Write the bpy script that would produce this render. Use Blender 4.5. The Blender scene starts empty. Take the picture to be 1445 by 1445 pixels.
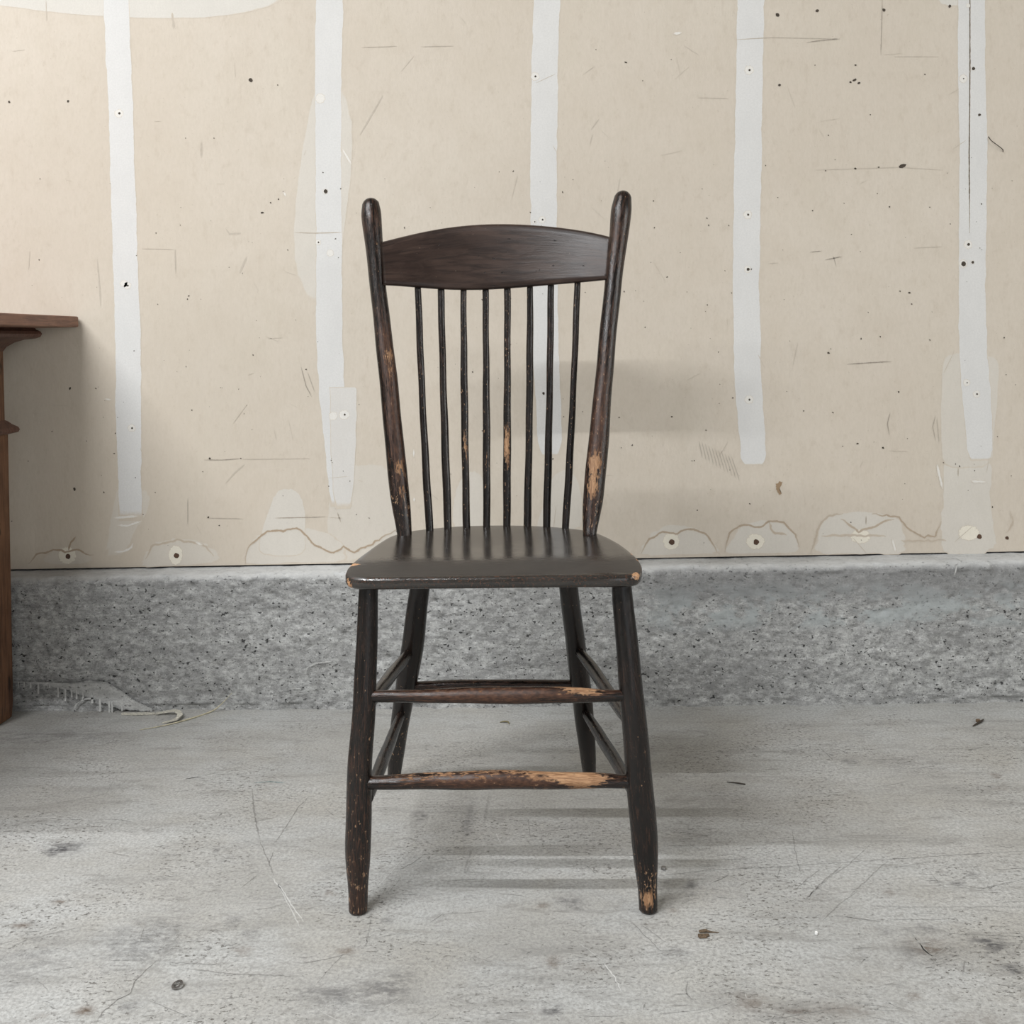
import bpy, math, random
import numpy as np
from mathutils import Matrix, Vector
random.seed(7)
rng = np.random.default_rng(11)
scene = bpy.context.scene
COL = scene.collection

# ------------------------------------------------------------------ camera
F_PX, PX, PY = 1400.0, 722.5, 480.0
ROLL, YAW, EYE = .026, .046, .686
Fv = np.array([-math.sin(YAW), math.cos(YAW), 0.]); R0 = np.array([math.cos(YAW), math.sin(YAW), 0.]); UP = np.array([0, 0, 1.])
Rv = math.cos(ROLL)*R0 - math.sin(ROLL)*UP
Uv = math.sin(ROLL)*R0 + math.cos(ROLL)*UP
CAM = np.array([0, 0, EYE])
cd = bpy.data.cameras.new('camera'); cam = bpy.data.objects.new('camera', cd); COL.objects.link(cam)
cd.sensor_width = 36; cd.lens = 36*F_PX/1445; cd.shift_y = (PY-722.5)/1445; cd.clip_start = .05
M = Matrix.Identity(4)
for i in range(3):
    M[i][0] = Rv[i]; M[i][1] = Uv[i]; M[i][2] = -Fv[i]; M[i][3] = CAM[i]
cam.matrix_world = M
scene.camera = cam
scene.view_settings.view_transform = 'Standard'; scene.view_settings.look = 'None'
scene.view_settings.exposure = 0.0; scene.view_settings.gamma = 1.0
scene.view_settings.use_curve_mapping = False

# ------------------------------------------------------------------ world and lights
w = bpy.data.worlds.new('world'); scene.world = w; w.use_nodes = True
w.node_tree.nodes['Background'].inputs[0].default_value = (.8, .88, 1, 1)
w.node_tree.nodes['Background'].inputs[1].default_value = .35

def area(name, loc, size, power, col, rot=(0, 0, 0)):
    l = bpy.data.lights.new(name, 'AREA'); l.shape = 'RECTANGLE'; l.size, l.size_y = size
    l.energy = power; l.color = col
    o = bpy.data.objects.new(name, l); COL.objects.link(o); o.location = loc; o.rotation_euler = rot
    return o
CEIL = 3.0
# two fluorescent tubes parallel to the back wall (their stretcher shadows stripe the floor)
area('tube_light', (-1.85, .26, 2.92), (2.0, .035), 82, (.97, .985, 1))
area('tube_light', (-1.85, -1.20, 2.92), (2.0, .035), 138, (.97, .985, 1))
# added soft fill panel behind the camera, in front of the closed wall
area('rear_fill_light', (1.5, -3.1, 1.15), (2.2, 1.9), 16, (.90, .95, 1), (math.radians(90), 0, 0))
area('side_fill_light', (2.62, .1, 1.45), (1.3, 1.5), 34, (1, .985, .95), (0, math.radians(90), 0))  # added fill at the right, no window there; evens out the falloff

# ------------------------------------------------------------------ measuring helpers: photo pixel -> place on a known plane
def ray(u, v): return Fv + (u-PX)/F_PX*Rv - (v-PY)/F_PX*Uv
def aty(u, v, Y):
    d = ray(u, v); return CAM + d*(Y/d[1])
def atz(u, v, Z=0.):
    d = ray(u, v); return CAM + d*((Z-EYE)/d[2])
WY = 1.91            # plasterboard face
SY = 1.85            # concrete stem wall face
def wl(u, v):        # wall coordinates (x, z)
    p = aty(u, v, WY); return (p[0], p[2])
def fl(u, v):
    p = atz(u, v, 0); return (p[0], p[1])

# ------------------------------------------------------------------ object helpers
def link(name, me, mat=None, parent=None, smooth=False):
    o = bpy.data.objects.new(name, me); COL.objects.link(o)
    if mat: me.materials.append(mat)
    if parent: o.parent = parent
    if smooth: me.polygons.foreach_set('use_smooth', [True]*len(me.polygons))
    return o
def mesh(name, V, Fc):
    me = bpy.data.meshes.new(name); me.from_pydata([tuple(map(float, v)) for v in V], [], Fc); me.update(); return me
def gridmesh(name, P, attrs=None):
    """P: (nj, ni, 3) array -> quad grid"""
    nj, ni, _ = P.shape
    me = bpy.data.meshes.new(name)
    idx = np.arange(nj*ni).reshape(nj, ni)
    q = np.stack([idx[:-1, :-1], idx[:-1, 1:], idx[1:, 1:], idx[1:, :-1]], -1).reshape(-1, 4)
    nq = len(q)
    me.vertices.add(nj*ni); me.vertices.foreach_set('co', P.reshape(-1).astype(np.float32))
    me.loops.add(nq*4); me.loops.foreach_set('vertex_index', q.reshape(-1).astype(np.int32))
    me.polygons.add(nq); me.polygons.foreach_set('loop_start', (np.arange(nq)*4).astype(np.int32))
    me.polygons.foreach_set('loop_total', np.full(nq, 4, np.int32))
    me.update(calc_edges=True)
    for k, a in (attrs or {}).items(): setattr_f(me, k, a)
    return me
def setattr_f(me, k, a):
    at = me.attributes.new(k, 'FLOAT', 'POINT'); at.data.foreach_set('value', np.asarray(a, np.float32).reshape(-1))
def thing(name, label, cat, loc=(0, 0, 0), group=None):
    o = bpy.data.objects.new(name, None); COL.objects.link(o); o.location = loc
    o['label'] = label; o['category'] = cat
    if group: o['group'] = group
    o.empty_display_size = .05
    return o
def tag(o, label, cat, group=None):
    o['label'] = label; o['category'] = cat
    if group: o['group'] = group
    return o
def sstep(a, b, x):
    t = np.clip((x-a)/(b-a), 0, 1); return t*t*(3-2*t)
def fract(x, y, base, octs=4, seed=0):
    """value noise on arrays x, y (metres), base frequency per metre, result about -1..1"""
    out = np.zeros_like(x, dtype=float); amp = 1.; tot = 0
    for o in range(octs):
        r = np.random.default_rng(seed+o*17); T = r.uniform(-1, 1, (256, 256))
        fx = x*base*2**o + 37.3*o + 1000; fy = y*base*2**o + 11.7*o + 1000
        ix = np.floor(fx).astype(int); iy = np.floor(fy).astype(int)
        tx = fx-ix; ty = fy-iy; tx = tx*tx*(3-2*tx); ty = ty*ty*(3-2*ty)
        g = lambda a, b: T[a % 256, b % 256]
        out += amp*((g(ix, iy)*(1-tx)+g(ix+1, iy)*tx)*(1-ty) + (g(ix, iy+1)*(1-tx)+g(ix+1, iy+1)*tx)*ty)
        tot += amp; amp *= .5
    return out/tot*1.6

# ------------------------------------------------------------------ node helpers
class NT:
    def __init__(s, name):
        s.m = bpy.data.materials.new(name); s.m.use_nodes = True; s.t = s.m.node_tree
        s.b = s.t.nodes['Principled BSDF']; s.pos = s.n('ShaderNodeNewGeometry').outputs['Position']
    def n(s, k): return s.t.nodes.new(k)
    def put(s, inp, v):
        if isinstance(v, bpy.types.NodeSocket): s.t.links.new(v, inp)
        elif isinstance(v, (tuple, list)) and len(v) == 3 and inp.type == 'RGBA': inp.default_value = (*v, 1)
        else: inp.default_value = v
    def math(s, op, a, b=0., c=0., clamp=False):
        n = s.n('ShaderNodeMath'); n.operation = op; n.use_clamp = clamp
        s.put(n.inputs[0], a); s.put(n.inputs[1], b); s.put(n.inputs[2], c); return n.outputs[0]
    def scale(s, vec, sc):
        n = s.n('ShaderNodeVectorMath'); n.operation = 'MULTIPLY'; s.put(n.inputs[0], vec); n.inputs[1].default_value = sc; return n.outputs[0]
    def noise(s, scale, detail=4, rough=.55, vec=None, st=(1, 1, 1), dist=0., off=0.):
        v = vec or s.pos
        n = s.n('ShaderNodeVectorMath'); n.operation = 'MULTIPLY_ADD'; s.put(n.inputs[0], v); n.inputs[1].default_value = st; n.inputs[2].default_value = (off, off*.7, off*1.3)
        t = s.n('ShaderNodeTexNoise'); t.inputs['Scale'].default_value = scale; t.inputs['Detail'].default_value = detail
        t.inputs['Roughness'].default_value = rough; t.inputs['Distortion'].default_value = dist
        s.t.links.new(n.outputs[0], t.inputs['Vector']); return t.outputs[0]
    def voro(s, scale, vec=None, st=(1, 1, 1), feature='F1'):
        v = s.scale(vec or s.pos, st)
        t = s.n('ShaderNodeTexVoronoi'); t.feature = feature; t.inputs['Scale'].default_value = scale
        s.t.links.new(v, t.inputs['Vector']); return t.outputs['Distance']
    def ramp(s, x, a, b, lo=0., hi=1.):
        n = s.n('ShaderNodeMapRange'); n.interpolation_type = 'SMOOTHSTEP'; s.put(n.inputs[0], x)
        n.inputs[1].default_value = a; n.inputs[2].default_value = b; n.inputs[3].default_value = lo; n.inputs[4].default_value = hi
        return n.outputs[0]
    def mix(s, f, a, b, mode='MIX'):
        n = s.n('ShaderNodeMix'); n.data_type = 'RGBA'; n.blend_type = mode; n.clamp_factor = True
        s.put(n.inputs[0], f); s.put(n.inputs[6], a); s.put(n.inputs[7], b); return n.outputs[2]
    def attr(s, k):
        n = s.n('ShaderNodeAttribute'); n.attribute_name = k; return n.outputs['Fac']
    def uv(s):
        n = s.n('ShaderNodeUVMap'); n.uv_map = 'UVMap'; return n.outputs[0]
    def objrand(s): return s.n('ShaderNodeObjectInfo').outputs['Random']
    def bump(s, h, dist, strength=1., prev=None):
        n = s.n('ShaderNodeBump'); n.inputs['Strength'].default_value = strength; n.inputs['Distance'].default_value = dist
        s.put(n.inputs['Height'], h)
        if prev: s.t.links.new(prev, n.inputs['Normal'])
        return n.outputs[0]
    def out(s, col, rough, normal=None, metal=0., spec=.5, coat=None):
        s.put(s.b.inputs['Base Color'], col); s.put(s.b.inputs['Roughness'], rough); s.put(s.b.inputs['Metallic'], metal)
        s.put(s.b.inputs['Specular IOR Level'], spec)
        if normal: s.t.links.new(normal, s.b.inputs['Normal'])
        if coat: s.b.inputs['Coat Weight'].default_value = coat[0]; s.b.inputs['Coat Roughness'].default_value = coat[1]
        return s.m

# ---- the three large surfaces; each can carry an over-colour through the mask attribute, so smears blend into them
def paper(s):
    big = s.noise(2.2, 3); mid = s.noise(14, 5, off=3.); fib = s.noise(260, 3, st=(1, 1, .45)); blot = s.noise(6, 4, st=(1, 1, .5), off=9.)
    c = s.mix(s.ramp(big, .3, .7), (.622, .560, .480), (.592, .528, .448))
    c = s.mix(s.ramp(mid, .35, .75, 0, .5), c, (.565, .50, .415))
    c = s.mix(s.ramp(blot, .5, .8, 0, .35), c, (.60, .55, .46))
    c = s.mix(s.ramp(fib, .3, .7, 0, .16), c, (.46, .41, .33))
    c = s.mix(s.ramp(s.noise(55, 5, .7, st=(1, 1, .6), off=12.), .50, .75, 0, .40), c, (.47, .405, .325))
    c = s.mix(s.ramp(s.noise(210, 3, .6, off=15.), .66, .72, 0, .35), c, (.36, .30, .235))
    c = s.mix(s.ramp(s.noise(1.6, 2, .5, st=(1, 1, .3), off=22.), .45, .7, 0, .35), c, (.56, .49, .40))
    wr = s.noise(38, 4, st=(1, 1, .28), dist=.6, off=5.)
    h = s.math('ADD', s.math('MULTIPLY', fib, .25), s.math('MULTIPLY', wr, 1.0))
    return c, h, .0011
def floorc(s):
    big = s.noise(2.6, 5, .6); mid = s.noise(9, 6, .62, st=(.55, 1, 1), off=2.); str_ = s.noise(26, 6, .65, st=(.22, 1.3, 1), off=4., dist=.5)
    fine = s.noise(240, 4, .7); grit = s.noise(620, 2, .6)
    c = s.mix(s.ramp(big, .3, .72), (.39, .387, .372), (.545, .54, .52))
    c = s.mix(s.ramp(mid, .36, .72, 0, .75), c, (.50, .51, .50))
    c = s.mix(s.ramp(mid, .60, .36, 0, .35), c, (.34, .325, .285))
    c = s.mix(s.ramp(str_, .50, .70, 0, .55), c, (.26, .255, .24))
    c = s.mix(s.ramp(s.noise(55, 6, .75, st=(.5, 1.2, 1), off=33., dist=.8), .54, .64, 0, .5), c, (.24, .232, .215))
    c = s.mix(s.ramp(s.noise(5, 3, .5, off=44.), .5, .7, 0, .35), c, (.41, .385, .33))
    c = s.mix(s.ramp(str_, .44, .26, 0, .35), c, (.56, .56, .545))
    c = s.mix(s.ramp(fine, .34, .66, 0, .62), c, (.235, .23, .22))
    zone = s.ramp(s.noise(7, 4, .6, off=21.), .42, .66)
    pit = s.math('MULTIPLY', s.ramp(s.noise(190, 3, .75, st=(.6, 1.2, 1), off=7.), .585, .63), zone)
    c = s.mix(s.math('MULTIPLY', pit, .78), c, (.085, .075, .062))
    tiny = s.ramp(s.noise(330, 2, .6, st=(.6, 1.2, 1), off=17.), .665, .71)
    c = s.mix(s.math('MULTIPLY', tiny, .7), c, (.09, .085, .08))
    c = s.mix(s.ramp(grit, .66, .74, 0, .5), c, (.68, .68, .66))
    st = s.attr('stain'); rs = s.attr('rust')
    sn = s.noise(70, 6, .72, st=(.6, 1.2, 1), off=13.)
    c = s.mix(s.math('MULTIPLY', st, s.ramp(sn, .38, .60, .12, 1.3), clamp=True), c, (.085, .083, .085))
    c = s.mix(s.math('MULTIPLY', rs, s.ramp(sn, .38, .60, .15, 1.), clamp=True), c, (.105, .068, .042))
    h = s.math('SUBTRACT', s.math('ADD', s.math('MULTIPLY', fine, .4), s.math('MULTIPLY', str_, .5)), s.math('MULTIPLY', pit, .8))
    return c, h, .0012
def stemc(s):
    big = s.noise(5, 5, .6, st=(.6, 1, 1.6)); band = s.noise(9, 4, .6, st=(.16, 1, 2.2), off=3.); mid = s.noise(60, 6, .7, st=(.7, 1, 1.1), off=6.)
    fine = s.noise(380, 3, .7); grain = s.noise(75, 3, .6, st=(.16, 1, 1.3), dist=1.4, off=8.)
    c = s.mix(s.ramp(big, .3, .7), (.36, .362, .355), (.53, .532, .52))
    c = s.mix(s.ramp(band, .42, .64, 0, .7), c, (.53, .535, .52))
    c = s.mix(s.ramp(mid, .38, .66, 0, .75), c, (.19, .19, .187))
    c = s.mix(s.ramp(mid, .46, .3, 0, .6), c, (.64, .645, .63))
    c = s.mix(s.ramp(grain, .5, .66, 0, .35), c, (.20, .20, .197))
    c = s.mix(s.ramp(fine, .35, .65, 0, .4), c, (.19, .19, .187))
    pit = s.ramp(s.noise(150, 2, .5, st=(.8, 1, 1.15), off=31.), .665, .70)
    pit2 = s.ramp(s.noise(320, 2, .5, off=41.), .68, .72)
    pp = s.math('MAXIMUM', pit, s.math('MULTIPLY', pit2, .8))
    c = s.mix(s.ramp(s.noise(190, 5, .75, st=(.6, 1, 1.2), off=71.), .53, .60, 0, .5), c, (.13, .13, .127))
    c = s.mix(s.ramp(s.noise(150, 5, .75, st=(.5, 1, 1.2), off=81.), .56, .66, 0, .36), c, (.66, .665, .65))
    c = s.mix(s.math('MULTIPLY', pp, .9), c, (.028, .028, .028))
    c = s.mix(s.ramp(s.noise(210, 2, .6, off=51.), .68, .72, 0, .5), c, (.75, .75, .73))
    led = s.attr('ledge'); ln = s.noise(40, 5, .7, st=(.5, 1, 1), off=2.)
    c = s.mix(s.math('MULTIPLY', led, s.ramp(ln, .2, .7, 1., .55)), c, (.56, .565, .56))  # ledge mixed lighter: overhead light on its top put into the colour
    c = s.mix(s.math('MULTIPLY', s.attr('smooth'), s.ramp(s.noise(26, 5, .65, st=(.6, 1, 1), off=61.), .44, .56, 0, .85)), c, (.36, .385, .385))
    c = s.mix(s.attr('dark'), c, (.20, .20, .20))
    h = s.math('SUBTRACT', s.math('ADD', s.math('ADD', s.math('MULTIPLY', mid, .30), s.math('MULTIPLY', fine, .35)), s.math('MULTIPLY', grain, .35)), s.math('MULTIPLY', pp, 1.2))
    return c, h, .0022
BASE = {'paper': (paper, .85, .3), 'floor': (floorc, .62, .35), 'stem': (stemc, .85, .3)}
def surface(name, base, over=None, edge=.35, nscale=120, rough2=None, flat=0., st=(1, 1, 1), tex=.35):
    s = NT(name); fn, ro, sp = BASE[base]
    c, h, d = fn(s)
    if over is not None:
        m = s.attr('mask'); o = s.attr('op'); nz = s.noise(nscale, 4, .65, st=st, off=1.7)
        e = s.math('ADD', m, s.math('MULTIPLY', s.math('SUBTRACT', nz, .5), edge*2))
        cov = s.math('MULTIPLY', s.ramp(e, .12, .45), o, clamp=True)
        fb = s.noise(300, 3, .6, off=2.2); mm = s.noise(18, 5, .65, st=(1, 1, .6), off=7.7)
        oc = s.mix(s.ramp(fb, .3, .7, 0, tex), over, tuple(x*.80 for x in over))
        oc = s.mix(s.ramp(mm, .35, .7, 0, tex), oc, tuple(x*.86 for x in over))
        c = s.mix(cov, c, oc)
        h = s.math('MULTIPLY', s.math('SUBTRACT', h, .62), s.math('SUBTRACT', 1., s.math('MULTIPLY', cov, flat)))
    return s.out(c, ro, s.bump(h, d, .8), spec=sp)

m_wall = surface('wall_paper', 'paper')
m_mud = surface('joint_compound', 'paper', (.68, .672, .655), .12, 160, flat=.6)
m_skim = surface('skim_plaster', 'paper', (.665, .645, .60), .34, 60, flat=.5)
m_cream = surface('cream_filler', 'paper', (.80, .755, .65), .22, 150, flat=.8)
m_stain = surface('water_stain_line', 'paper', (.27, .17, .085), .5, 190)
m_scr = surface('wall_scratch', 'paper', (.12, .10, .08), .45, 260)
m_wht = surface('white_scuff', 'paper', (.80, .79, .76), .4, 160)
m_floor = surface('floor_concrete', 'floor')
m_fscr = surface('floor_scratch', 'floor', (.12, .115, .105), .55, 200)
m_fwht = surface('floor_pale_scratch', 'floor', (.70, .70, .68), .5, 160)
m_fteal = surface('teal_chalk', 'floor', (.14, .25, .25), .5, 160, st=(.4, 1.4, 1))
m_stem = surface('stem_concrete', 'stem')
m_drip = surface('whitewash_drip', 'stem', (.56, .56, .54), .22, 110, st=(1, 1, .6))

def plain(name, col, rough=.6, metal=0., var=.25, sc=150, bump=.0005, spec=.5):
    s = NT(name); n = s.noise(sc, 4, .6)
    c = s.mix(s.ramp(n, .3, .7, 0, 1), tuple(x*(1-var) for x in col), tuple(min(1, x*(1+var)) for x in col))
    return s.out(c, rough, s.bump(n, bump, .7), metal, spec)
m_hole = plain('hole_dark', (.06, .047, .035), .9)
m_crackm = plain('joint_shadow', (.045, .04, .035), .9)

# ---- wood
def chair_mat():
    s = NT('worn_black_varnish'); uv = s.uv(); r = s.objrand()
    cmb = s.n('ShaderNodeCombineXYZ'); s.put(cmb.inputs[2], s.math('MULTIPLY', r, 30.)); 
    ad = s.n('ShaderNodeVectorMath'); ad.operation = 'ADD'; s.t.links.new(uv, ad.inputs[0]); s.t.links.new(cmb.outputs[0], ad.inputs[1]); v = ad.outputs[0]
    grain = s.noise(520, 5, .65, vec=v, st=(1, .085, 1), dist=.25)
    broad = s.noise(60, 4, .6, vec=v, st=(1, .2, 1), off=4.)
    fleck = s.noise(330, 3, .6, vec=v, st=(1, .45, 1), off=8.)
    wear = s.attr('wear'); fl_ = s.attr('fleck'); br = s.attr('brown')
    c = s.mix(s.ramp(broad, .35, .7), (.0045, .0038, .0035), (.012, .0085, .0072))
    c = s.mix(s.ramp(grain, .45, .7, 0, .55), c, (.026, .014, .010))
    # half worn, brown showing through
    bm = s.ramp(s.math('ADD', s.math('MULTIPLY', br, .45), s.math('MULTIPLY', grain, .9)), .58, .88)
    c = s.mix(s.math('MULTIPLY', bm, s.ramp(br, 0, .6)), c, s.mix(s.ramp(fleck, .35, .65), (.040, .018, .011), (.085, .038, .021)))
    # bare wood
    wm = s.ramp(s.math('ADD', s.math('MULTIPLY', wear, .50), s.math('ADD', s.math('MULTIPLY', grain, .75), s.math('MULTIPLY', fleck, .40))), .86, .93)
    wm = s.math('MULTIPLY', wm, s.ramp(wear, .02, .15))
    bare = s.mix(s.ramp(grain, .35, .65), (.46, .27, .145), (.20, .10, .048))
    c = s.mix(wm, c, bare)
    fm = s.ramp(s.math('ADD', s.math('MULTIPLY', fl_, .14), fleck), .735, .77)
    c = s.mix(s.math('MULTIPLY', fm, s.ramp(fl_, .02, .3)), c, (.26, .16, .095))
    # sparse pale nicks everywhere
    nk = s.ramp(s.noise(430, 2, .5, vec=v, st=(1, .5, 1), off=14.), .76, .79)
    c = s.mix(s.math('MULTIPLY', nk, .55), c, (.33, .26, .2))
    mx = s.math('MAXIMUM', wm, s.math('MULTIPLY', bm, .5))
    ro = s.math('ADD', s.ramp(broad, .3, .7, .17, .28), s.math('MULTIPLY', mx, .4))
    h = s.math('SUBTRACT', s.math('ADD', grain, s.math('MULTIPLY', s.noise(170, 4, .6, vec=v, st=(1, .35, 1), off=3.), .9)), s.math('MULTIPLY', wm, 1.2))
    return s.out(c, ro, s.bump(h, .0006, .6), spec=.42)
m_chair = chair_mat()
def seat_mat():
    s = NT('worn_seat_varnish'); uv = s.uv()
    grain = s.noise(420, 5, .65, vec=uv, st=(.07, 1, 1), dist=.3); broad = s.noise(22, 5, .6, vec=uv, st=(1, 1.2, 1)); fleck = s.noise(300, 3, .6, vec=uv, off=5.)
    scr = s.noise(150, 5, .7, vec=uv, st=(.35, 1, 1), off=9., dist=1.)
    c = s.mix(s.ramp(broad, .35, .7), (.017, .0145, .0125), (.028, .024, .0205))
    c = s.mix(s.ramp(grain, .45, .75, 0, .45), c, (.050, .036, .028))
    c = s.mix(s.ramp(s.noise(120, 4, .7, vec=uv, st=(.22, 1, 1), off=19.), .60, .66, 0, .75), c, (.006, .005, .0045))
    wm = s.ramp(s.math('ADD', s.attr('wear'), s.math('MULTIPLY', s.math('SUBTRACT', fleck, .5), 1.3)), .50, .58)
    wm = s.math('MULTIPLY', wm, s.ramp(s.attr('wear'), .02, .15))
    c = s.mix(wm, c, s.mix(s.ramp(grain, .4, .6), (.62, .36, .19), (.42, .22, .11)))
    nk = s.ramp(fleck, .735, .77)
    c = s.mix(s.math('MULTIPLY', nk, .6), c, (.26, .16, .11))
    br = s.ramp(s.math('ADD', s.math('MULTIPLY', s.attr('brown'), .5), fleck), .72, .86)
    c = s.mix(s.math('MULTIPLY', br, s.ramp(s.attr('brown'), 0, .4)), c, (.075, .035, .022))
    mt = s.math('ADD', s.attr('matte'), s.math('MULTIPLY', s.math('SUBTRACT', scr, .5), 1.1))
    ro = s.math('ADD', s.math('ADD', s.ramp(broad, .3, .7, .13, .19), s.ramp(mt, .1, .95, 0, .36)), s.math('MULTIPLY', wm, .3))
    h = s.math('SUBTRACT', s.math('ADD', s.math('MULTIPLY', grain, .45), scr), s.math('MULTIPLY', wm, .9))
    return s.out(c, ro, s.bump(h, .00035, .5), spec=.7)
m_seat = seat_mat()
def table_mat(name, a, b, d, rough, ax):
    s = NT(name)
    st = {'z': (1, 1, .07), 'x': (.07, 1, 1), 'y': (1, .07, 1)}[ax]
    g = s.noise(170, 6, .65, st=st, dist=.4); bl = s.noise(16, 4, .6, off=4.); kn = s.ramp(s.noise(48, 3, .6, st=tuple(max(.3, k) for k in st), off=9.), .66, .72)
    c = s.mix(s.ramp(bl, .35, .65), a, b)
    c = s.mix(s.ramp(g, .42, .7, 0, .8), c, d)
    c = s.mix(s.math('MULTIPLY', kn, .8), c, tuple(x*.25 for x in d))
    return s.out(c, rough, s.bump(g, .0009, .8), spec=.4)
m_tt = table_mat('table_top_wood', (.20, .098, .060), (.25, .13, .085), (.10, .045, .028), .5, 'y')
m_tl = table_mat('table_leg_wood', (.125, .060, .031), (.185, .090, .046), (.050, .022, .012), .5, 'z')
m_td = table_mat('table_moulding_wood', (.085, .042, .030), (.13, .065, .045), (.04, .018, .013), .5, 'x')

# ================================================================== SETTING
def axis(pts):   # list of (start, end, step)
    out = []
    for a, b, st in pts: out += list(np.linspace(a, b, max(1, int(round((b-a)/st))), endpoint=False))
    return np.array(out+[pts[-1][1]])
XL, XR, YF = -3.6, 2.7, -3.2
def box(name, a, b, mat, parent=None):
    (x0, y0, z0), (x1, y1, z1) = a, b
    V = [(x, y, z) for z in (z0, z1) for y in (y0, y1) for x in (x0, x1)]
    me = mesh(name, V, [(0, 2, 3, 1), (4, 5, 7, 6), (0, 1, 5, 4), (2, 6, 7, 3), (0, 4, 6, 2), (1, 3, 7, 5)])
    return link(name, me, mat, parent)
# ---- back wall (plasterboard), fine grid where it shows
xs = axis([(XL, -1.2, .1), (-1.2, 1.0, .008), (1.0, XR, .1)]); zs = axis([(0., 1., .009), (1.2, CEIL, .1)])
X, Z = np.meshgrid(xs, zs)
ZB = .2618+.0020*X*(np.abs(X) < 1.3)+.0026*np.sign(X)*(np.abs(X) >= 1.3)
Z = np.where(Z <= 1., ZB+(1.2-ZB)*Z, Z)
Y = WY + 0*X
P = np.stack([X, Y, Z], -1)
front = gridmesh('wall_back', P)
wall = link('wall_back', front, m_wall, smooth=True); wall['kind'] = 'structure'
o = box('wall_core', (XL, WY+.03, 0), (XR, WY+.12, CEIL), m_crackm); o['kind'] = 'structure'
# board thickness: lower edge return
me = mesh('board_edge', [(XL, WY+.0005, .259), (XR, WY+.0005, .265), (XR, WY+.014, .265), (XL, WY+.014, .259)], [(0, 1, 2, 3)])
link('board_edge', me, m_crackm, wall)

# ---- concrete stem wall with a ledge on top
xs = axis([(XL, -1.2, .05), (-1.2, 1.0, .0028), (1.0, XR, .05)])
prof = [(1.935, .2585, 1), (1.92, .2585, 1), (1.905, .2583, 1), (1.89, .258, 1), (1.878, .2575, 1), (1.868, .2570, 1), (1.861, .2558, 1), (1.856, .2535, .9), (1.852, .2500, .5), (1.850, .2460, .12)]
zz = np.arange(.2425, -.012, -.0029)
prof += [(1.850, z, 0) for z in zz]
pr = np.array(prof)
X = np.repeat(xs[None, :], len(pr), 0); Yb = np.repeat(pr[:, 0:1], len(xs), 1); Zb = np.repeat(pr[:, 1:2], len(xs), 1)
led = np.repeat(pr[:, 2:3], len(xs), 1)
d = .0028*fract(X, Zb, 9, 4, 31) + .0016*fract(X, Zb, 70, 3, 35)
# bug holes and broken spots
hx = rng.uniform(-1.2, 1.0, 620); hz = rng.uniform(.0, .25, 620); hr = rng.uniform(.0018, .0042, 620)*(1+.8*(rng.random(620) > .93))
ii = np.searchsorted(xs, hx)
for k in range(620):
    a, b = max(0, ii[k]-4), ii[k]+5
    dd = np.hypot(X[:, a:b]-hx[k], (Zb[:, a:b]-hz[k])*1.2); d[:, a:b] -= .004*np.exp(-(dd/hr[k])**2*1.2)
fade = np.clip(1-led, .12, 1)
edge_n = fract(X, Zb*0, 40, 4, 77)
Yd = Yb - d*fade*(led < .95) + .004*edge_n*((led > .05) & (led < .98))
Zd = Zb + led*.0020*np.clip(X, -1.3, 1.3) + np.where(led > .05, .0012*fract(X, Yb, 30, 3, 4), 0)
# rough lower joint
Yd += np.where(Zb < .012, .004*fract(X, Zb*0, 25, 3, 88)+.002, 0)
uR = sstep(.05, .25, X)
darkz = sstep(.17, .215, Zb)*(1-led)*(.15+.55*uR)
smz = sstep(.13, .16, Zb)*sstep(.235, .21, Zb)*(1-led)*uR
P = np.stack([X, Yd, Zd], -1)
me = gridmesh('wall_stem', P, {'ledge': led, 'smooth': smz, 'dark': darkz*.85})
stem = link('wall_base', me, m_stem, smooth=True); stem['kind'] = 'structure'
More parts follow.
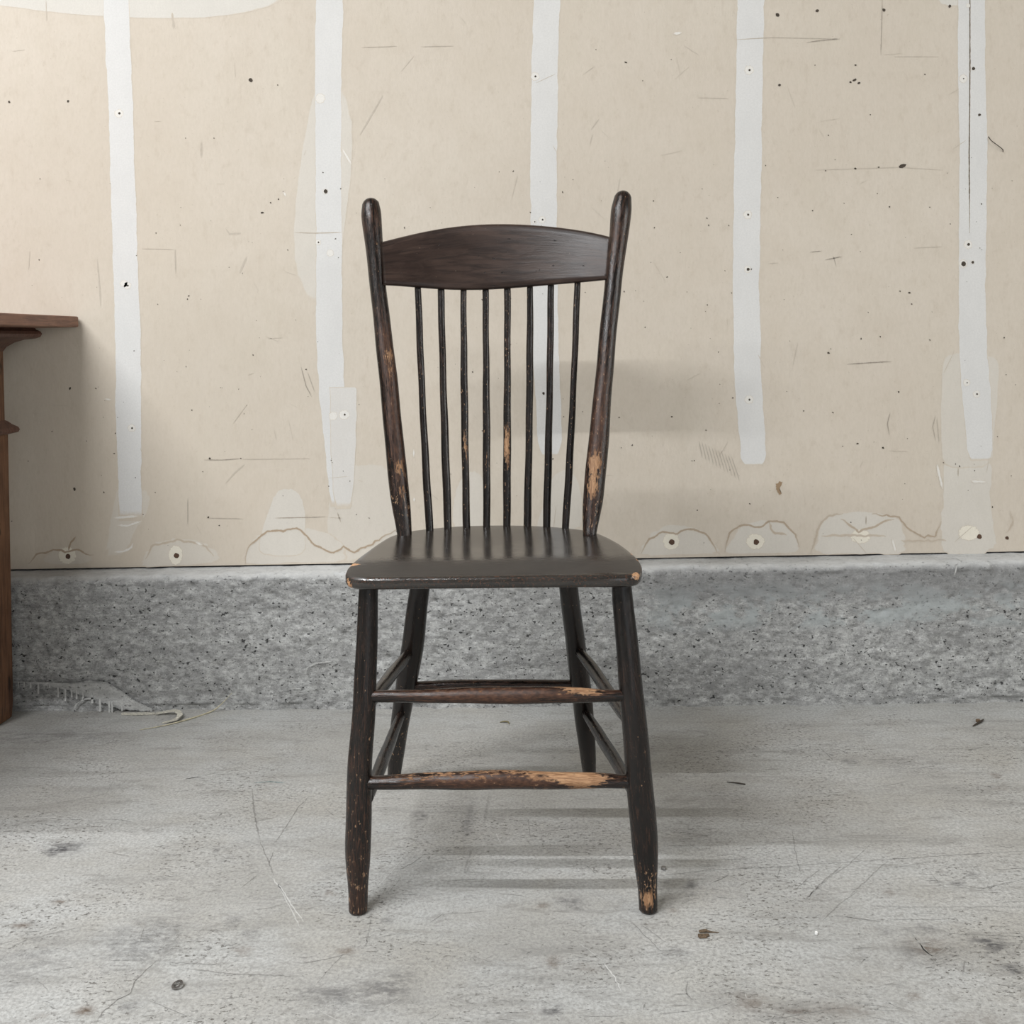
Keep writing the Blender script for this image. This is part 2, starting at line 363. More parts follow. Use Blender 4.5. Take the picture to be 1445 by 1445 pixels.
# solid body behind the face
# ---- floor
xs = axis([(XL, -1.3, .1), (-1.3, 1.1, .005), (1.1, XR, .1)]); ys = axis([(YF, .85, .15), (.85, 1.87, .005)])
X, Yg = np.meshgrid(xs, ys)
stain = np.zeros_like(X); rust = np.zeros_like(X)
def blot(arr, u, v, rx, ry, op, rot=0.):
    cx, cy = fl(u, v); sx = abs(fl(u+rx, v)[0]-cx); sy = abs(fl(u, v+ry)[1]-cy)
    dx = X-cx; dy = Yg-cy; c_, s_ = math.cos(rot), math.sin(rot)
    e = ((dx*c_+dy*s_)/sx)**2+((-dx*s_+dy*c_)/sy)**2
    if op: arr += op*np.exp(-e**1.3)
for a in [(90, 1197, 26, 9, .75), (75, 1203, 12, 5, .6), (205, 1330, 60, 42, .42), (30, 1360, 60, 50, .28), (515, 1405, 70, 28, .35), (560, 1385, 30, 20, .3),
          (800, 1272, 18, 9, .55), (780, 1426, 16, 7, .85), (952, 1347, 20, 10, .5), (1428, 1366, 18, 8, .7), (1310, 1345, 55, 16, .35), (330, 1300, 12, 9, .4),
          (355, 1318, 16, 6, .5), (590, 1151, 10, 6, .5), (595, 1154, 6, 4, .5), (660, 1165, 7, 20, .4), (665, 1140, 5, 16, .3), (660, 1222, 5, 12, .35), (545, 1300, 8, 7, .5),
          (305, 1200, 6, 5, .4), (1000, 1130, 60, 20, .2), (1285, 1078, 60, 16, .16), (960, 1180, 40, 25, .18), (1200, 1075, 12, 5, .45), (1350, 1247, 10, 3, .9), (1372, 1234, 8, 3, .8),
          (460, 1225, 10, 4, .25), (465, 1403, 24, 14, .3), (430, 1400, 18, 9, .35), (960, 1055, 6, 3, .5), (180, 1420, 20, 8, .4), (1270, 1390, 8, 4, .3), (1395, 1330, 30, 8, .25),
          (55, 1040, 120, 14, .25), (640, 1265, 60, 6, .15), (820, 1280, 14, 6, .4), (975, 1250, 8, 6, .6), (978, 1262, 7, 3, .6), (765, 1383, 5, 3, .8), (1030, 1400, 40, 20, .2), (1110, 1430, 60, 12, .3)]:
    blot(stain, *a)
for a in [(84, 1273, 8, 4, .9), (120, 1427, 14, 7, .9), (30, 1306, 14, 4, .7), (60, 1433, 12, 4, .5), (490, 1342, 14, 5, .8), (340, 1339, 16, 6, .4), (783, 1357, 11, 8, .75), (467, 1259, 8, 5, .7),
          (1310, 1335, 26, 12, .55), (1312, 1336, 8, 5, .6), (1290, 1406, 10, 5, .7), (1060, 1415, 34, 14, .45), (1200, 1425, 46, 10, .35), (1130, 1432, 30, 10, .4), (1255, 1260, 8, 4, .5),
          (948, 1285, 9, 5, .5), (1405, 1095, 8, 4, .6), (1410, 1112, 18, 7, .25), (250, 1090, 90, 14, .1), (767, 1278, 8, 5, .6), (1445, 1404, 8, 5, .5), (345, 1348, 12, 4, .3), (1370, 1440, 50, 10, .35), (830, 1366, 20, 8, .25)]:
    blot(rust, *a)
# a worn ring of dirt swirls at the lower right
cx, cy = fl(1310, 1338); rr = np.hypot((X-cx)/.075, (Yg-cy)/.035)
stain += .5*np.exp(-((rr-1)/.22)**2)*np.clip(fract(X, Yg, 25, 3, 91)+.3, 0, 1)
P = np.stack([X, Yg, 0*X], -1)
me = gridmesh('floor', P, {'stain': np.clip(stain, 0, 1), 'rust': np.clip(rust, 0, 1)})
floor = link('floor', me, m_floor, smooth=True); floor['kind'] = 'structure'

m_room = plain('room_plaster', (.27, .265, .255), .9, var=.06, sc=8)
m_ceil = plain('ceiling_plaster', (.38, .38, .37), .9, var=.05, sc=8)
for nm, a, b, mt in (('wall_left', (XL-.1, YF, 0), (XL, WY+.1, CEIL), m_room), ('wall_right', (XR, YF, 0), (XR+.1, WY+.1, CEIL), m_room),
                     ('ceiling', (XL-.1, YF-.1, CEIL), (XR+.1, WY+.1, CEIL+.1), m_ceil), ('wall_front', (XL-.1, YF-.1, 0), (XR+.1, YF, CEIL), m_room)):
    o = box(nm, a, b, mt); o['kind'] = 'structure'

# ---- ribbons and smears laid on a surface (thin plaster, scratches, stains)
class Lay:
    def __init__(s, kind): s.k = kind; s.V = []; s.F = []; s.m = []; s.o = []
    def p3(s, a, b, h):
        return (a, WY-h*.18, b) if s.k == 'wall' else ((a, SY-h, b) if s.k == 'stem' else (a, b, h*.2))
    def add(s, a, b, h, m, o): s.V.append(s.p3(a, b, h)); s.m.append(m); s.o.append(o); return len(s.V)-1
    def quad(s, *q):
        s.F.append(q if s.k != 'floor' else q)
    def ribbon(s, pts, w, h=.0016, op=.8, jit=0., taper=True):
        # pts in surface metres
        pts = np.array(pts, float); seg = np.hypot(*np.diff(pts, axis=0).T); L = np.r_[0, np.cumsum(seg)]
        n = max(3, int(L[-1]/.004)); t = np.linspace(0, L[-1], n)
        q = np.stack([np.interp(t, L, pts[:, 0]), np.interp(t, L, pts[:, 1])], -1)
        tg = np.gradient(q, axis=0); tg /= np.linalg.norm(tg, axis=1)[:, None]+1e-9; nn = np.stack([-tg[:, 1], tg[:, 0]], -1)
        if jit: q += nn*(rng.normal(0, jit, n)[:, None])
        rows = []
        for i in range(n):
            e = min(1, min(i, n-1-i)/max(1, n*.15)) if taper else 1
            ww = w*(.35+.65*e)*rng.uniform(.8, 1.2)
            rows.append([s.add(*(q[i]+nn[i]*ww*k), h, [0, 1, 0][j], op*(.4+.6*e)) for j, k in enumerate((-1, 0, 1))])
        for i in range(n-1):
            for j in range(2): s.quad(rows[i][j], rows[i][j+1], rows[i+1][j+1], rows[i+1][j])
    def strip(s, rows, h=.0012, op=1., soft=.0035, edge_jit=.0006, endsoft=(0, .01), opend=None):
        """rows: (left, right, level) in metres, from top to bottom"""
        r = np.array(rows, float); t = np.r_[0, np.cumsum(np.abs(np.diff(r[:, 2])))]
        n = max(4, int(t[-1]/.004)); q = np.linspace(0, t[-1], n)
        l = np.interp(q, t, r[:, 0]); rr = np.interp(q, t, r[:, 1]); z = np.interp(q, t, r[:, 2])
        k = np.ones(5)/5
        jl = np.convolve(rng.normal(0, edge_jit*2, n), k, 'same'); jr = np.convolve(rng.normal(0, edge_jit*2, n), k, 'same')
        ids = []
        for i in range(n):
            a, b = l[i]+jl[i], rr[i]+jr[i]; e0 = min(1, (q[i]+1e-6)/endsoft[0]) if endsoft[0] else 1; e1 = min(1, (q[-1]-q[i])/endsoft[1]) if endsoft[1] else 1
            e = min(e0, e1); row = []
            for f_, mm in ((0, 0), (1, 1), (None, 1), (-1, 1), (-2, 0)):
                xx = a if f_ == 0 else a+soft if f_ == 1 else (a+b)/2 if f_ is None else b-soft if f_ == -1 else b
                row.append(s.add(xx, z[i], h, mm*e, op))
            ids.append(row)
        for i in range(n-1):
            for j in range(4): s.quad(ids[i][j], ids[i][j+1], ids[i+1][j+1], ids[i+1][j])
    def blob(s, outline, h=.0012, op=.6, soft=.3, irr=.03, clampz=None):
        """outline: closed list of surface points, star shaped about its centre"""
        o = np.array(outline, float); c = o.mean(0)
        n = len(o)*6; oo = []
        for i in range(len(o)):
            p0, p1, p2, p3 = o[i-1], o[i], o[(i+1) % len(o)], o[(i+2) % len(o)]
            for k in range(6):
                t = k/6; oo.append(.5*((2*p1)+(p2-p0)*t+(2*p0-5*p1+4*p2-p3)*t*t+(3*p1-p0-3*p2+p3)*t**3))
        oo = np.array(oo); oo = c+(oo-c)*(1+rng.normal(0, irr, n))[:, None]
        if clampz is not None: oo[:, 1] = np.maximum(oo[:, 1], clampz)
        rings = [1, 1-soft*.5, 1-soft, (1-soft)*.6, (1-soft)*.25]; ms = [0, .5, 1, 1, 1]; ids = []
        for r_, m_ in zip(rings, ms): ids.append([s.add(*(c+(p-c)*r_), h, m_, op) for p in oo])
        cc = s.add(*c, h, 1, op)
        for k in range(len(rings)-1):
            for i in range(n): s.quad(ids[k][i], ids[k][(i+1) % n], ids[k+1][(i+1) % n], ids[k+1][i])
        for i in range(n): s.F.append((ids[-1][i], ids[-1][(i+1) % n], cc))
    def build(s, name, mat, parent, extra=None):
        me = mesh(name, s.V, s.F); setattr_f(me, 'mask', s.m); setattr_f(me, 'op', s.o)
        # face outwards
        o = link(name, me, mat, parent)
        n0 = Vector((0, 0, 0))
        for p in me.polygons: n0 += p.normal
        want = Vector((0, 0, 1)) if s.k == 'floor' else Vector((0, -1, 0))
        if n0.dot(want) < 0: me.flip_normals()
        return o

def wstrip(name, rows, h=.0012, **k):
    L = Lay('wall'); rr = []
    for v, a, b in rows:
        p = wl(a, v); q = wl(b, v); rr.append((p[0], q[0], (p[1]+q[1])/2))
    L.strip(rr, h, **k); return L.build(name, k.pop('mat', m_mud), wall)
def wblob(name, px, mat=m_skim, h=.0010, kind='wall', parent=None, **k):
    L = Lay(kind); L.blob([wl(*p) for p in px], h, **k); return L.build(name, mat, parent or wall)

# five vertical bands of joint compound over the studs
wstrip('joint_compound_band', [(-70, 143, 180), (0, 145, 182), (60, 148, 184), (160, 153, 189), (250, 155, 191), (400, 160, 196), (480, 162, 199), (600, 163, 200), (680, 166, 200), (735, 167, 202)], endsoft=(0, .05))
wstrip('joint_compound_band', [(-70, 445, 486), (0, 445, 485), (130, 444, 482), (330, 445, 483), (480, 446, 484), (560, 450, 487), (640, 459, 492), (715, 466, 497)], endsoft=(0, .03))
wstrip('joint_compound_band', [(-70, 755, 793), (0, 753, 791), (100, 749, 788), (200, 748, 787), (320, 748, 786), (500, 750, 789), (560, 755, 792), (620, 758, 794), (643, 764, 788)], endsoft=(0, .01), op=.97)
wstrip('joint_compound_band', [(-70, 1042, 1081), (0, 1040, 1079), (120, 1038, 1077), (250, 1035, 1075), (400, 1033, 1072), (540, 1036, 1075), (600, 1041, 1080), (645, 1045, 1081), (657, 1050, 1076)], endsoft=(0, .01))
wstrip('joint_compound_band', [(-70, 1351, 1391), (0, 1351, 1391), (100, 1351, 1391), (200, 1353, 1394), (300, 1353, 1393), (420, 1352, 1391), (500, 1353, 1394), (570, 1358, 1400), (635, 1364, 1402), (650, 1370, 1398)], endsoft=(0, .012))
# wider smears
wstrip('joint_compound_band', [(546, 464, 503), (552, 465, 504), (620, 466, 503), (690, 470, 499), (718, 474, 494)], h=.0017, op=.75, endsoft=(.004, .03))
wblob('plaster_smear', [(-60, -40), (-60, 2), (0, 8), (60, 16), (140, 23), (230, 26), (300, 24), (360, 15), (405, -5), (420, -40), (200, -70)], op=.8, soft=.08, irr=.006)
wblob('plaster_smear', [(447, 120), (430, 190), (418, 270), (414, 340), (420, 390), (440, 425), (465, 435), (478, 400), (488, 310), (496, 240), (498, 190), (490, 140), (470, 110)], op=.55, soft=.10, irr=.012)
wblob('plaster_smear', [(1318, -30), (1325, 2), (1345, 8), (1368, 5), (1375, -30)], op=.8, soft=.2)
wblob('plaster_smear', [(1334, 504), (1328, 560), (1328, 620), (1334, 656), (1370, 660), (1398, 650), (1404, 600), (1408, 560), (1407, 508), (1370, 498)], op=.5, soft=.07, irr=.008)
wblob('plaster_smear', [(1334, 652), (1331, 700), (1328, 745), (1332, 778), (1366, 784), (1402, 774), (1403, 745), (1398, 700), (1398, 655), (1366, 648)], op=.6, soft=.07, irr=.02, h=.0008)
wblob('plaster_smear', [(165, 690), (158, 720), (152, 760), (150, 782), (175, 782), (190, 752), (205, 728), (212, 704), (205, 690), (185, 684)], op=.38, soft=.2, irr=.03, h=.0007)
wblob('plaster_smear', [(390, 695), (378, 722), (366, 765), (372, 782), (425, 782), (431, 750), (429, 712), (420, 694), (405, 689)], op=.62, soft=.09, irr=.01)
wblob('plaster_smear', [(348, 778), (350, 795), (415, 794), (480, 793), (488, 775), (470, 755), (440, 746), (410, 744), (380, 750), (362, 756)], op=.5, soft=.12, irr=.02, h=.0006)
wblob('plaster_smear', [(470, 690), (462, 720), (462, 760), (470, 788), (520, 790), (570, 780), (575, 720), (560, 672), (535, 655), (500, 656), (480, 668)], op=.42, soft=.12, irr=.015, h=.0005)
wblob('plaster_smear', [(203, 785), (204, 799), (250, 798), (300, 794), (306, 778), (286, 765), (255, 760), (225, 764), (208, 775)], op=.42, soft=.14, irr=.04)
wblob('plaster_smear', [(60, 792), (70, 780), (95, 771), (122, 780), (130, 792), (95, 797)], op=.3, soft=.2, irr=.03)
wblob('plaster_smear', [(648, 680), (640, 710), (643, 745), (684, 744), (686, 705), (680, 672), (664, 664)], op=.5, soft=.12, irr=.02)
wblob('plaster_smear', [(775, 680), (765, 715), (760, 748), (815, 748), (822, 705), (812, 672), (794, 662)], op=.5, soft=.12, irr=.02)
wblob('plaster_smear', [(905, 782), (910, 764), (925, 748), (947, 740), (975, 743), (998, 752), (1010, 768), (1012, 781), (960, 783)], op=.55, soft=.14, irr=.03)
wblob('plaster_smear', [(1024, 780), (1034, 760), (1045, 742), (1070, 735), (1095, 735), (1115, 746), (1127, 762), (1124, 779), (1075, 781)], op=.6, soft=.12, irr=.02)
wblob('plaster_smear', [(1153, 780), (1153, 760), (1158, 735), (1175, 726), (1214, 721), (1250, 726), (1272, 735), (1276, 760), (1274, 780), (1214, 782)], op=.6, soft=.10, irr=.02)
# cream dabs over the fixings along the bottom, with the fixings' holes
def ell(u, v, rx, ry, n=10): return [(u+rx*math.cos(2*math.pi*i/n), v+ry*math.sin(2*math.pi*i/n)) for i in range(n)]
def disc(name, u, v, rpx, mat, parent=wall, h=.0024, n=10, sink=.0):
    x, z = wl(u, v); r = rpx*WY/F_PX
    V = [(x+r*math.cos(2*math.pi*i/n)*random.uniform(.85, 1.12), WY-h*.25, z+r*math.sin(2*math.pi*i/n)*random.uniform(.85, 1.12)) for i in range(n)]
    V += [(x+(p[0]-x)*.45, WY-h*.25+.00008, z+(p[2]-z)*.45) for p in V[:n]]
    Fq = [(i, (i+1) % n, n+(i+1) % n, n+i) for i in range(n)]+[tuple(range(n, 2*n))]
    me = mesh(name, V, Fq); return link(name, me, mat, parent)
m_screw = plain('rusty_screw', (.10, .055, .035), .6, .3)
for u, v, rx, ry, hr_ in [(95, 784, 13, 12, 4), (248, 783, 10, 14, 4), (947, 764, 12, 12, 4), (1066, 764, 13, 11, 4), (1214, 757, 14, 10, 0), (1367, 752, 15, 11, 0)]:
    wblob('filler_dab', ell(u, v, rx, ry), m_cream, .0018, op=.9, soft=.18, irr=.05)
    if hr_: disc('screw_head', u+1, v+1, hr_, m_screw)
disc('screw_head', 1382, 757, 3.4, m_screw); disc('screw_head', 1421, 759, 2.5, m_screw)
for u, v, r, hole in [(168, 160, 6, 2), (175, 400, 5, 0), (180, 403, 5, 1.5), (452, 139, 7, 0), (459, 270, 4, 3), (486, 585, 7, 1.5), (470, 587, 6, 0), (186, 604, 5.5, 1.5), (449, 342, 4, 1.2), (466, 357, 5, 0),
                      (755, 108, 6, 1.5), (765, 310, 5, 1.3), (754, 313, 3, 1), (1057, 99, 6.5, 1.6), (1055, 303, 6, 1.6), (1055, 380, 5, 2.2), (1359, 111, 6, 1), (1366, 345, 6, 2), (1359, 372, 6, 3.5), (1372, 370, 3, 2),
                      (1057, 564, 6, 1.5), (1364, 540, 5, 1), (1378, 556, 5, 1.4), (1373, 97, 3, 2.4), (1366, 8, 3, 0)]:
    wblob('filler_dab', ell(u, v, r, r, 7), m_wht, .0021, op=.75, soft=.25, irr=.08)
    if hole: disc('screw_head', u+.6, v, hole, m_hole, h=.0027, n=7)
# holes and specks, too small to pick apart
V = []; Fc = []
def speck(x, z, r, el=1., rot=0., n=7):
    b = len(V)
    for i in range(n):
        a = 2*math.pi*i/n; dx = r*el*math.cos(a)*random.uniform(.7, 1.2); dz = r*math.sin(a)*random.uniform(.7, 1.2)
        V.append((x+dx*math.cos(rot)-dz*math.sin(rot), WY-.0006, z+dx*math.sin(rot)+dz*math.cos(rot)))
    Fc.append(tuple(range(b, b+n)))
for u, v, r, e in [(13, 144, 2.6, 1), (96, 143, 2.6, 1), (354, 113, 4, 1.2), (1097, 21, 3.4, 1.2), (1153, 15, 3.2, 1), (1247, 14, 3.4, 1), (1340, 9, 3.2, 1), (1100, 120, 2.6, 1), (1273, 234, 4, 1.8), (767, 555, 3, 1),
                   (1206, 113, 2.4, 2), (1212, 117, 2, 1.6), (1200, 116, 2, 1.4), (1382, 162, 3, 1), (1385, 288, 1.6, 1), (1283, 413, 1.8, 1.4), (1270, 411, 1.4, 1), (1060, 380, 1.5, 1), (105, 690, 3.6, .8), (99, 548, 3, .8),
                   (296, 647, 2.4, 1), (340, 647, 1.4, 1), (294, 730, 2, 1), (382, 286, 1.6, 1), (393, 281, 1.6, 1), (302, 195, 1.3, 1), (262, 195, 1, 1), (370, 300, 2, 1.8), (392, 120, 1.2, 1), (1169, 498, 2, 1.3),
                   (1242, 475, 1.5, 1), (1268, 553, 1.8, 1), (1246, 632, 2, 1.4), (1210, 626, 1.6, 1.6), (996, 607, 1.2, 1), (948, 588, 1.3, 1.6), (1354, 658, 2, .6), (984, 720, 1.3, 1), (464, 686, 1.2, 1), (503, 726, 1.2, 1),
                   (1150, 92, 1, 1), (1207, 92, 1.8, 1.3), (1305, 105, 1.5, 1), (1228, 162, 1.3, 1), (947, 84, 1, 1), (841, 70, 1, 1), (883, 88, 1.5, 2), (907, 114, 1.1, 1), (1169, 191, 1.3, 1), (1207, 238, 1.7, 1.6), (1240, 236, 1.4, 1.4), (1165, 241, 1.2, 1), (1238, 273, 1.2, 1), (1255, 292, 1.5, 1)]:
    x, z = wl(u, v); speck(x, z, .72*r*WY/F_PX, e, random.uniform(-.5, .5))
for _ in range(240):
    x = random.uniform(-1.1, .92); z = random.uniform(.28, 1.03)
    speck(x, z, random.choice((.0005, .0006, .0008, .0011)), random.uniform(1, 2), random.uniform(0, 3))
o = link('nail_hole', mesh('nail_hole', V, Fc), m_hole, wall); o['kind'] = 'stuff'
# scratches
L = Lay('wall')
def sc(pts, wpx=.8, op=.8, jit=0.): L.ribbon([wl(*p) for p in pts], wpx*.75*WY/F_PX, .0022, op*.75, jit)
for pts, w_, o_ in [([(288, 649), (315, 649), (341, 647)], 1.0, .8), ([(342, 648), (437, 647)], .8, .25), ([(291, 731), (343, 732)], .9, .5), ([(388, 731), (440, 730), (460, 729)], 1, .7), ([(425, 518), (432, 545), (440, 560)], 1.3, .7), ([(434, 525), (444, 553)], 1, .5),
                    ([(1195, 514), (1225, 512), (1258, 510)], 1.4, .8), ([(1138, 60), (1160, 57), (1185, 55)], 1.2, .8), ([(1040, 56), (1090, 53), (1182, 55)], .8, .45), ([(1245, 0), (1244, 40), (1243, 78)], .9, .6), ([(1164, 367), (1188, 362)], 1.3, .8),
                    ([(1176, 362), (1180, 376)], 1, .6), ([(1143, 356), (1160, 354)], 1.1, .8), ([(1256, 582), (1252, 598), (1255, 614)], 1.2, .7), ([(1320, 586), (1316, 602), (1320, 622)], 1.1, .5), ([(1322, 590), (1325, 625)], .9, .4), ([(510, 67), (545, 66), (560, 65)], .8, .5), ([(594, 66), (640, 65)], .8, .5),
                    ([(265, 703), (265, 740)], 1.2, .5), ([(415, 328), (445, 329), (482, 328)], 1, .35), ([(200, 351), (245, 352)], .8, .35), ([(247, 352), (248, 386)], 1.2, .4), ([(243, 18), (245, 40)], 2.6, .25), ([(284, 200), (284, 222)], 2.4, .3), ([(338, 385), (348, 362)], 2, .25),
                    ([(318, 322), (324, 330), (340, 329)], 2, .25), ([(985, 138), (1028, 139)], 1, .3), ([(834, 183), (845, 168)], 1, .3), ([(832, 205), (836, 190)], .8, .25), ([(1262, 80), (1325, 80)], .8, .25), ([(1150, 240), (1270, 236), (1330, 240)], .8, .25), ([(508, 190), (540, 135)], 1.6, .25),
                    ([(476, 723), (481, 737)], 1.2, .6), ([(137, 365), (140, 400), (142, 432)], 1.4, .25), ([(1222, 728), (1222, 740)], 1.4, .7), ([(1352, 660), (1352, 672)], 1.2, .4), ([(318, 682), (330, 668), (345, 655)], 1.6, .2), ([(1289, 350), (1330, 348)], .8, .3), ([(65, 0), (66, 30)], .7, .2), ([(1084, 372), (1098, 371)], .8, .4)]:
    sc(pts, w_, o_)
for i in range(11):   # comb-like scuff
    u = 986+i*4.6; sc([(u, 622+i*2.2), (u+4+.5*i, 640+i*3), (u+5+i*.6, 646+i*3.2)], 1.1, .42)
for i in range(70):
    u = random.uniform(0, 1445); v = random.uniform(0, 770); a = random.uniform(-.3, 3.2); l = random.uniform(6, 34)
    sc([(u, v), (u+l*math.cos(a), v+l*math.sin(a))], random.uniform(.4, .7), random.uniform(.08, .22))
o = L.build('scratch', m_scr, wall); o['kind'] = 'stuff'
# open joint along the right-hand band
L = Lay('wall'); L.ribbon([wl(1368.5, -60), wl(1368.6, 100), wl(1367.6, 220), wl(1368.2, 329)], .0013, .0019, 1., .0001)
L.build('open_joint', m_scr, wall)
# brown tide lines
def wob(pts, n=14, a=2.2):
    out = []
    for p, q in zip(pts[:-1], pts[1:]):
        l = math.hypot(q[0]-p[0], q[1]-p[1]); k = max(2, int(l/5))
        for i in range(k): out.append((p[0]+(q[0]-p[0])*i/k+random.uniform(-a, a)*.6, p[1]+(q[1]-p[1])*i/k+random.uniform(-a, a)))
    return out+[pts[-1]]
for pts, o_ in [([(346, 794), (348, 775), (362, 760), (378, 748), (400, 750), (415, 744), (425, 748), (440, 765), (455, 775), (470, 781), (485, 772), (500, 779), (520, 770), (545, 756), (562, 746)], .6),
                ([(40, 797), (52, 781), (75, 777), (92, 778), (110, 776), (120, 781), (133, 783)], .55), ([(97, 775), (101, 765), (107, 757)], .6), ([(205, 790), (215, 770), (250, 762), (290, 770), (302, 785)], .25),
                ([(905, 780), (915, 762), (935, 751), (955, 753), (968, 746), (990, 750), (1003, 762), (1012, 780)], .5), ([(1022, 780), (1030, 752), (1045, 740), (1062, 742), (1072, 745), (1085, 734), (1105, 738), (1122, 755), (1128, 772)], .5),
                ([(1085, 735), (1090, 750), (1110, 755)], .3), ([(1145, 780), (1155, 745), (1165, 730), (1190, 724)], .3), ([(1187, 731), (1200, 742), (1212, 750), (1230, 745), (1245, 736), (1262, 733)], .4), ([(1230, 725), (1268, 729), (1280, 745), (1300, 757), (1320, 757), (1328, 735)], .5),
                ([(1272, 763), (1335, 763)], .25), ([(1425, 720), (1430, 738), (1420, 752)], .25), ([(1160, 757), (1185, 755), (1250, 757)], .2)]:
    Ls = Lay('wall'); Ls.ribbon([wl(*p) for p in wob(pts, a=1.6)], 1.7*WY/F_PX, .0023, o_, .0002); Ls.build('water_stain_line', m_stain, wall)
Ls = Lay('wall'); Ls.blob([wl(*p) for p in [(1094, 684), (1100, 679), (1104, 682), (1100, 690), (1103, 697), (1097, 696)]], .002, .85, .3, .1); Ls.build('rust_spot', m_stain, wall)
Ls = Lay('wall')
for pts in [[(160, 779), (175, 778), (185, 773), (188, 766)], [(165, 741), (180, 742), (200, 735)], [(160, 731), (195, 728)], [(276, 765), (286, 769)], [(400, 271), (404, 277)], [(483, 210), (496, 232)], [(148, 563), (157, 564)], [(1322, 655), (1330, 690)], [(1259, 760), (1264, 779)], [(950, 48), (962, 46)], [(1370, 679), (1392, 680)], [(584, 634), (584, 645)], [(584, 702), (585, 708)]]:
    Ls.ribbon([wl(*p) for p in pts], 2*WY/F_PX, .0024, .7)
o = Ls.build('white_scuff', m_wht, wall); o['kind'] = 'stuff'

# ---- whitewash drips and caulk at the foot of the stem wall
def st(u, v):
    p = aty(u, v, SY-.006); return (p[0], p[2])
L = Lay('stem')
top = [(14, 961), (60, 963), (100, 965), (125, 963), (150, 966), (170, 977), (190, 990), (215, 1000)]
bot = [(14, 963), (60, 966), (100, 974), (125, 982), (150, 990), (170, 998), (190, 1001), (215, 1003)]
rows = []
n = 90
for i in range(n):
    t = i/(n-1)*(len(top)-1); k = min(len(top)-2, int(t)); f_ = t-k
    a = [top[k][j]*(1-f_)+top[k+1][j]*f_ for j in (0, 1)]; b = [bot[k][j]*(1-f_)+bot[k+1][j]*f_+random.uniform(-1, 1)*(j == 1) for j in (0, 1)]
    rows.append([L.add(*st(a[0]+(b[0]-a[0])*q, a[1]+(b[1]-a[1])*q), .0062, m_, .42) for q, m_ in ((-.15, 0), (.2, .8), (.7, 1), (1.15, 0))])
for i in range(n-1):
    for j in range(3): L.quad(rows[i][j], rows[i][j+1], rows[i+1][j+1], rows[i+1][j])
for u, a, b in [(26, 962, 970), (34, 962, 969), (43, 963, 971), (54, 963, 979), (70, 966, 971), (82, 970, 984), (92, 972, 989), (101, 973, 984), (108, 974, 986), (117, 976, 987), (130, 982, 992), (141, 986, 1004), (154, 990, 1006), (158, 990, 1006), (172, 996, 1003)]:
    L.ribbon([st(u, a), st(u+.5, (a+b)/2), st(u+.2, b)], 1.6*SY/F_PX, .0066, .85, 0, False)
L.ribbon([st(*p) for p in [(103, 1004), (108, 993), (120, 986), (135, 985)]], 1.4*SY/F_PX, .0066, .6)
L.ribbon([st(*p) for p in [(168, 984), (180, 985), (192, 994)]], 1.8*SY/F_PX, .0066, .6)
L.ribbon([st(*p) for p in [(431, 950), (433, 942), (445, 936), (468, 933)]], 1.3*SY/F_PX, .0062, .6)
L.ribbon([st(*p) for p in [(410, 971), (425, 972)]], 1.0*SY/F_PX, .0062, .4)
L.ribbon([st(*p) for p in [(1351, 795), (1347, 812)]], 1.0*SY/F_PX, .0062, .8)
o = L.build('paint_drip', m_drip, stem); o['kind'] = 'stuff'

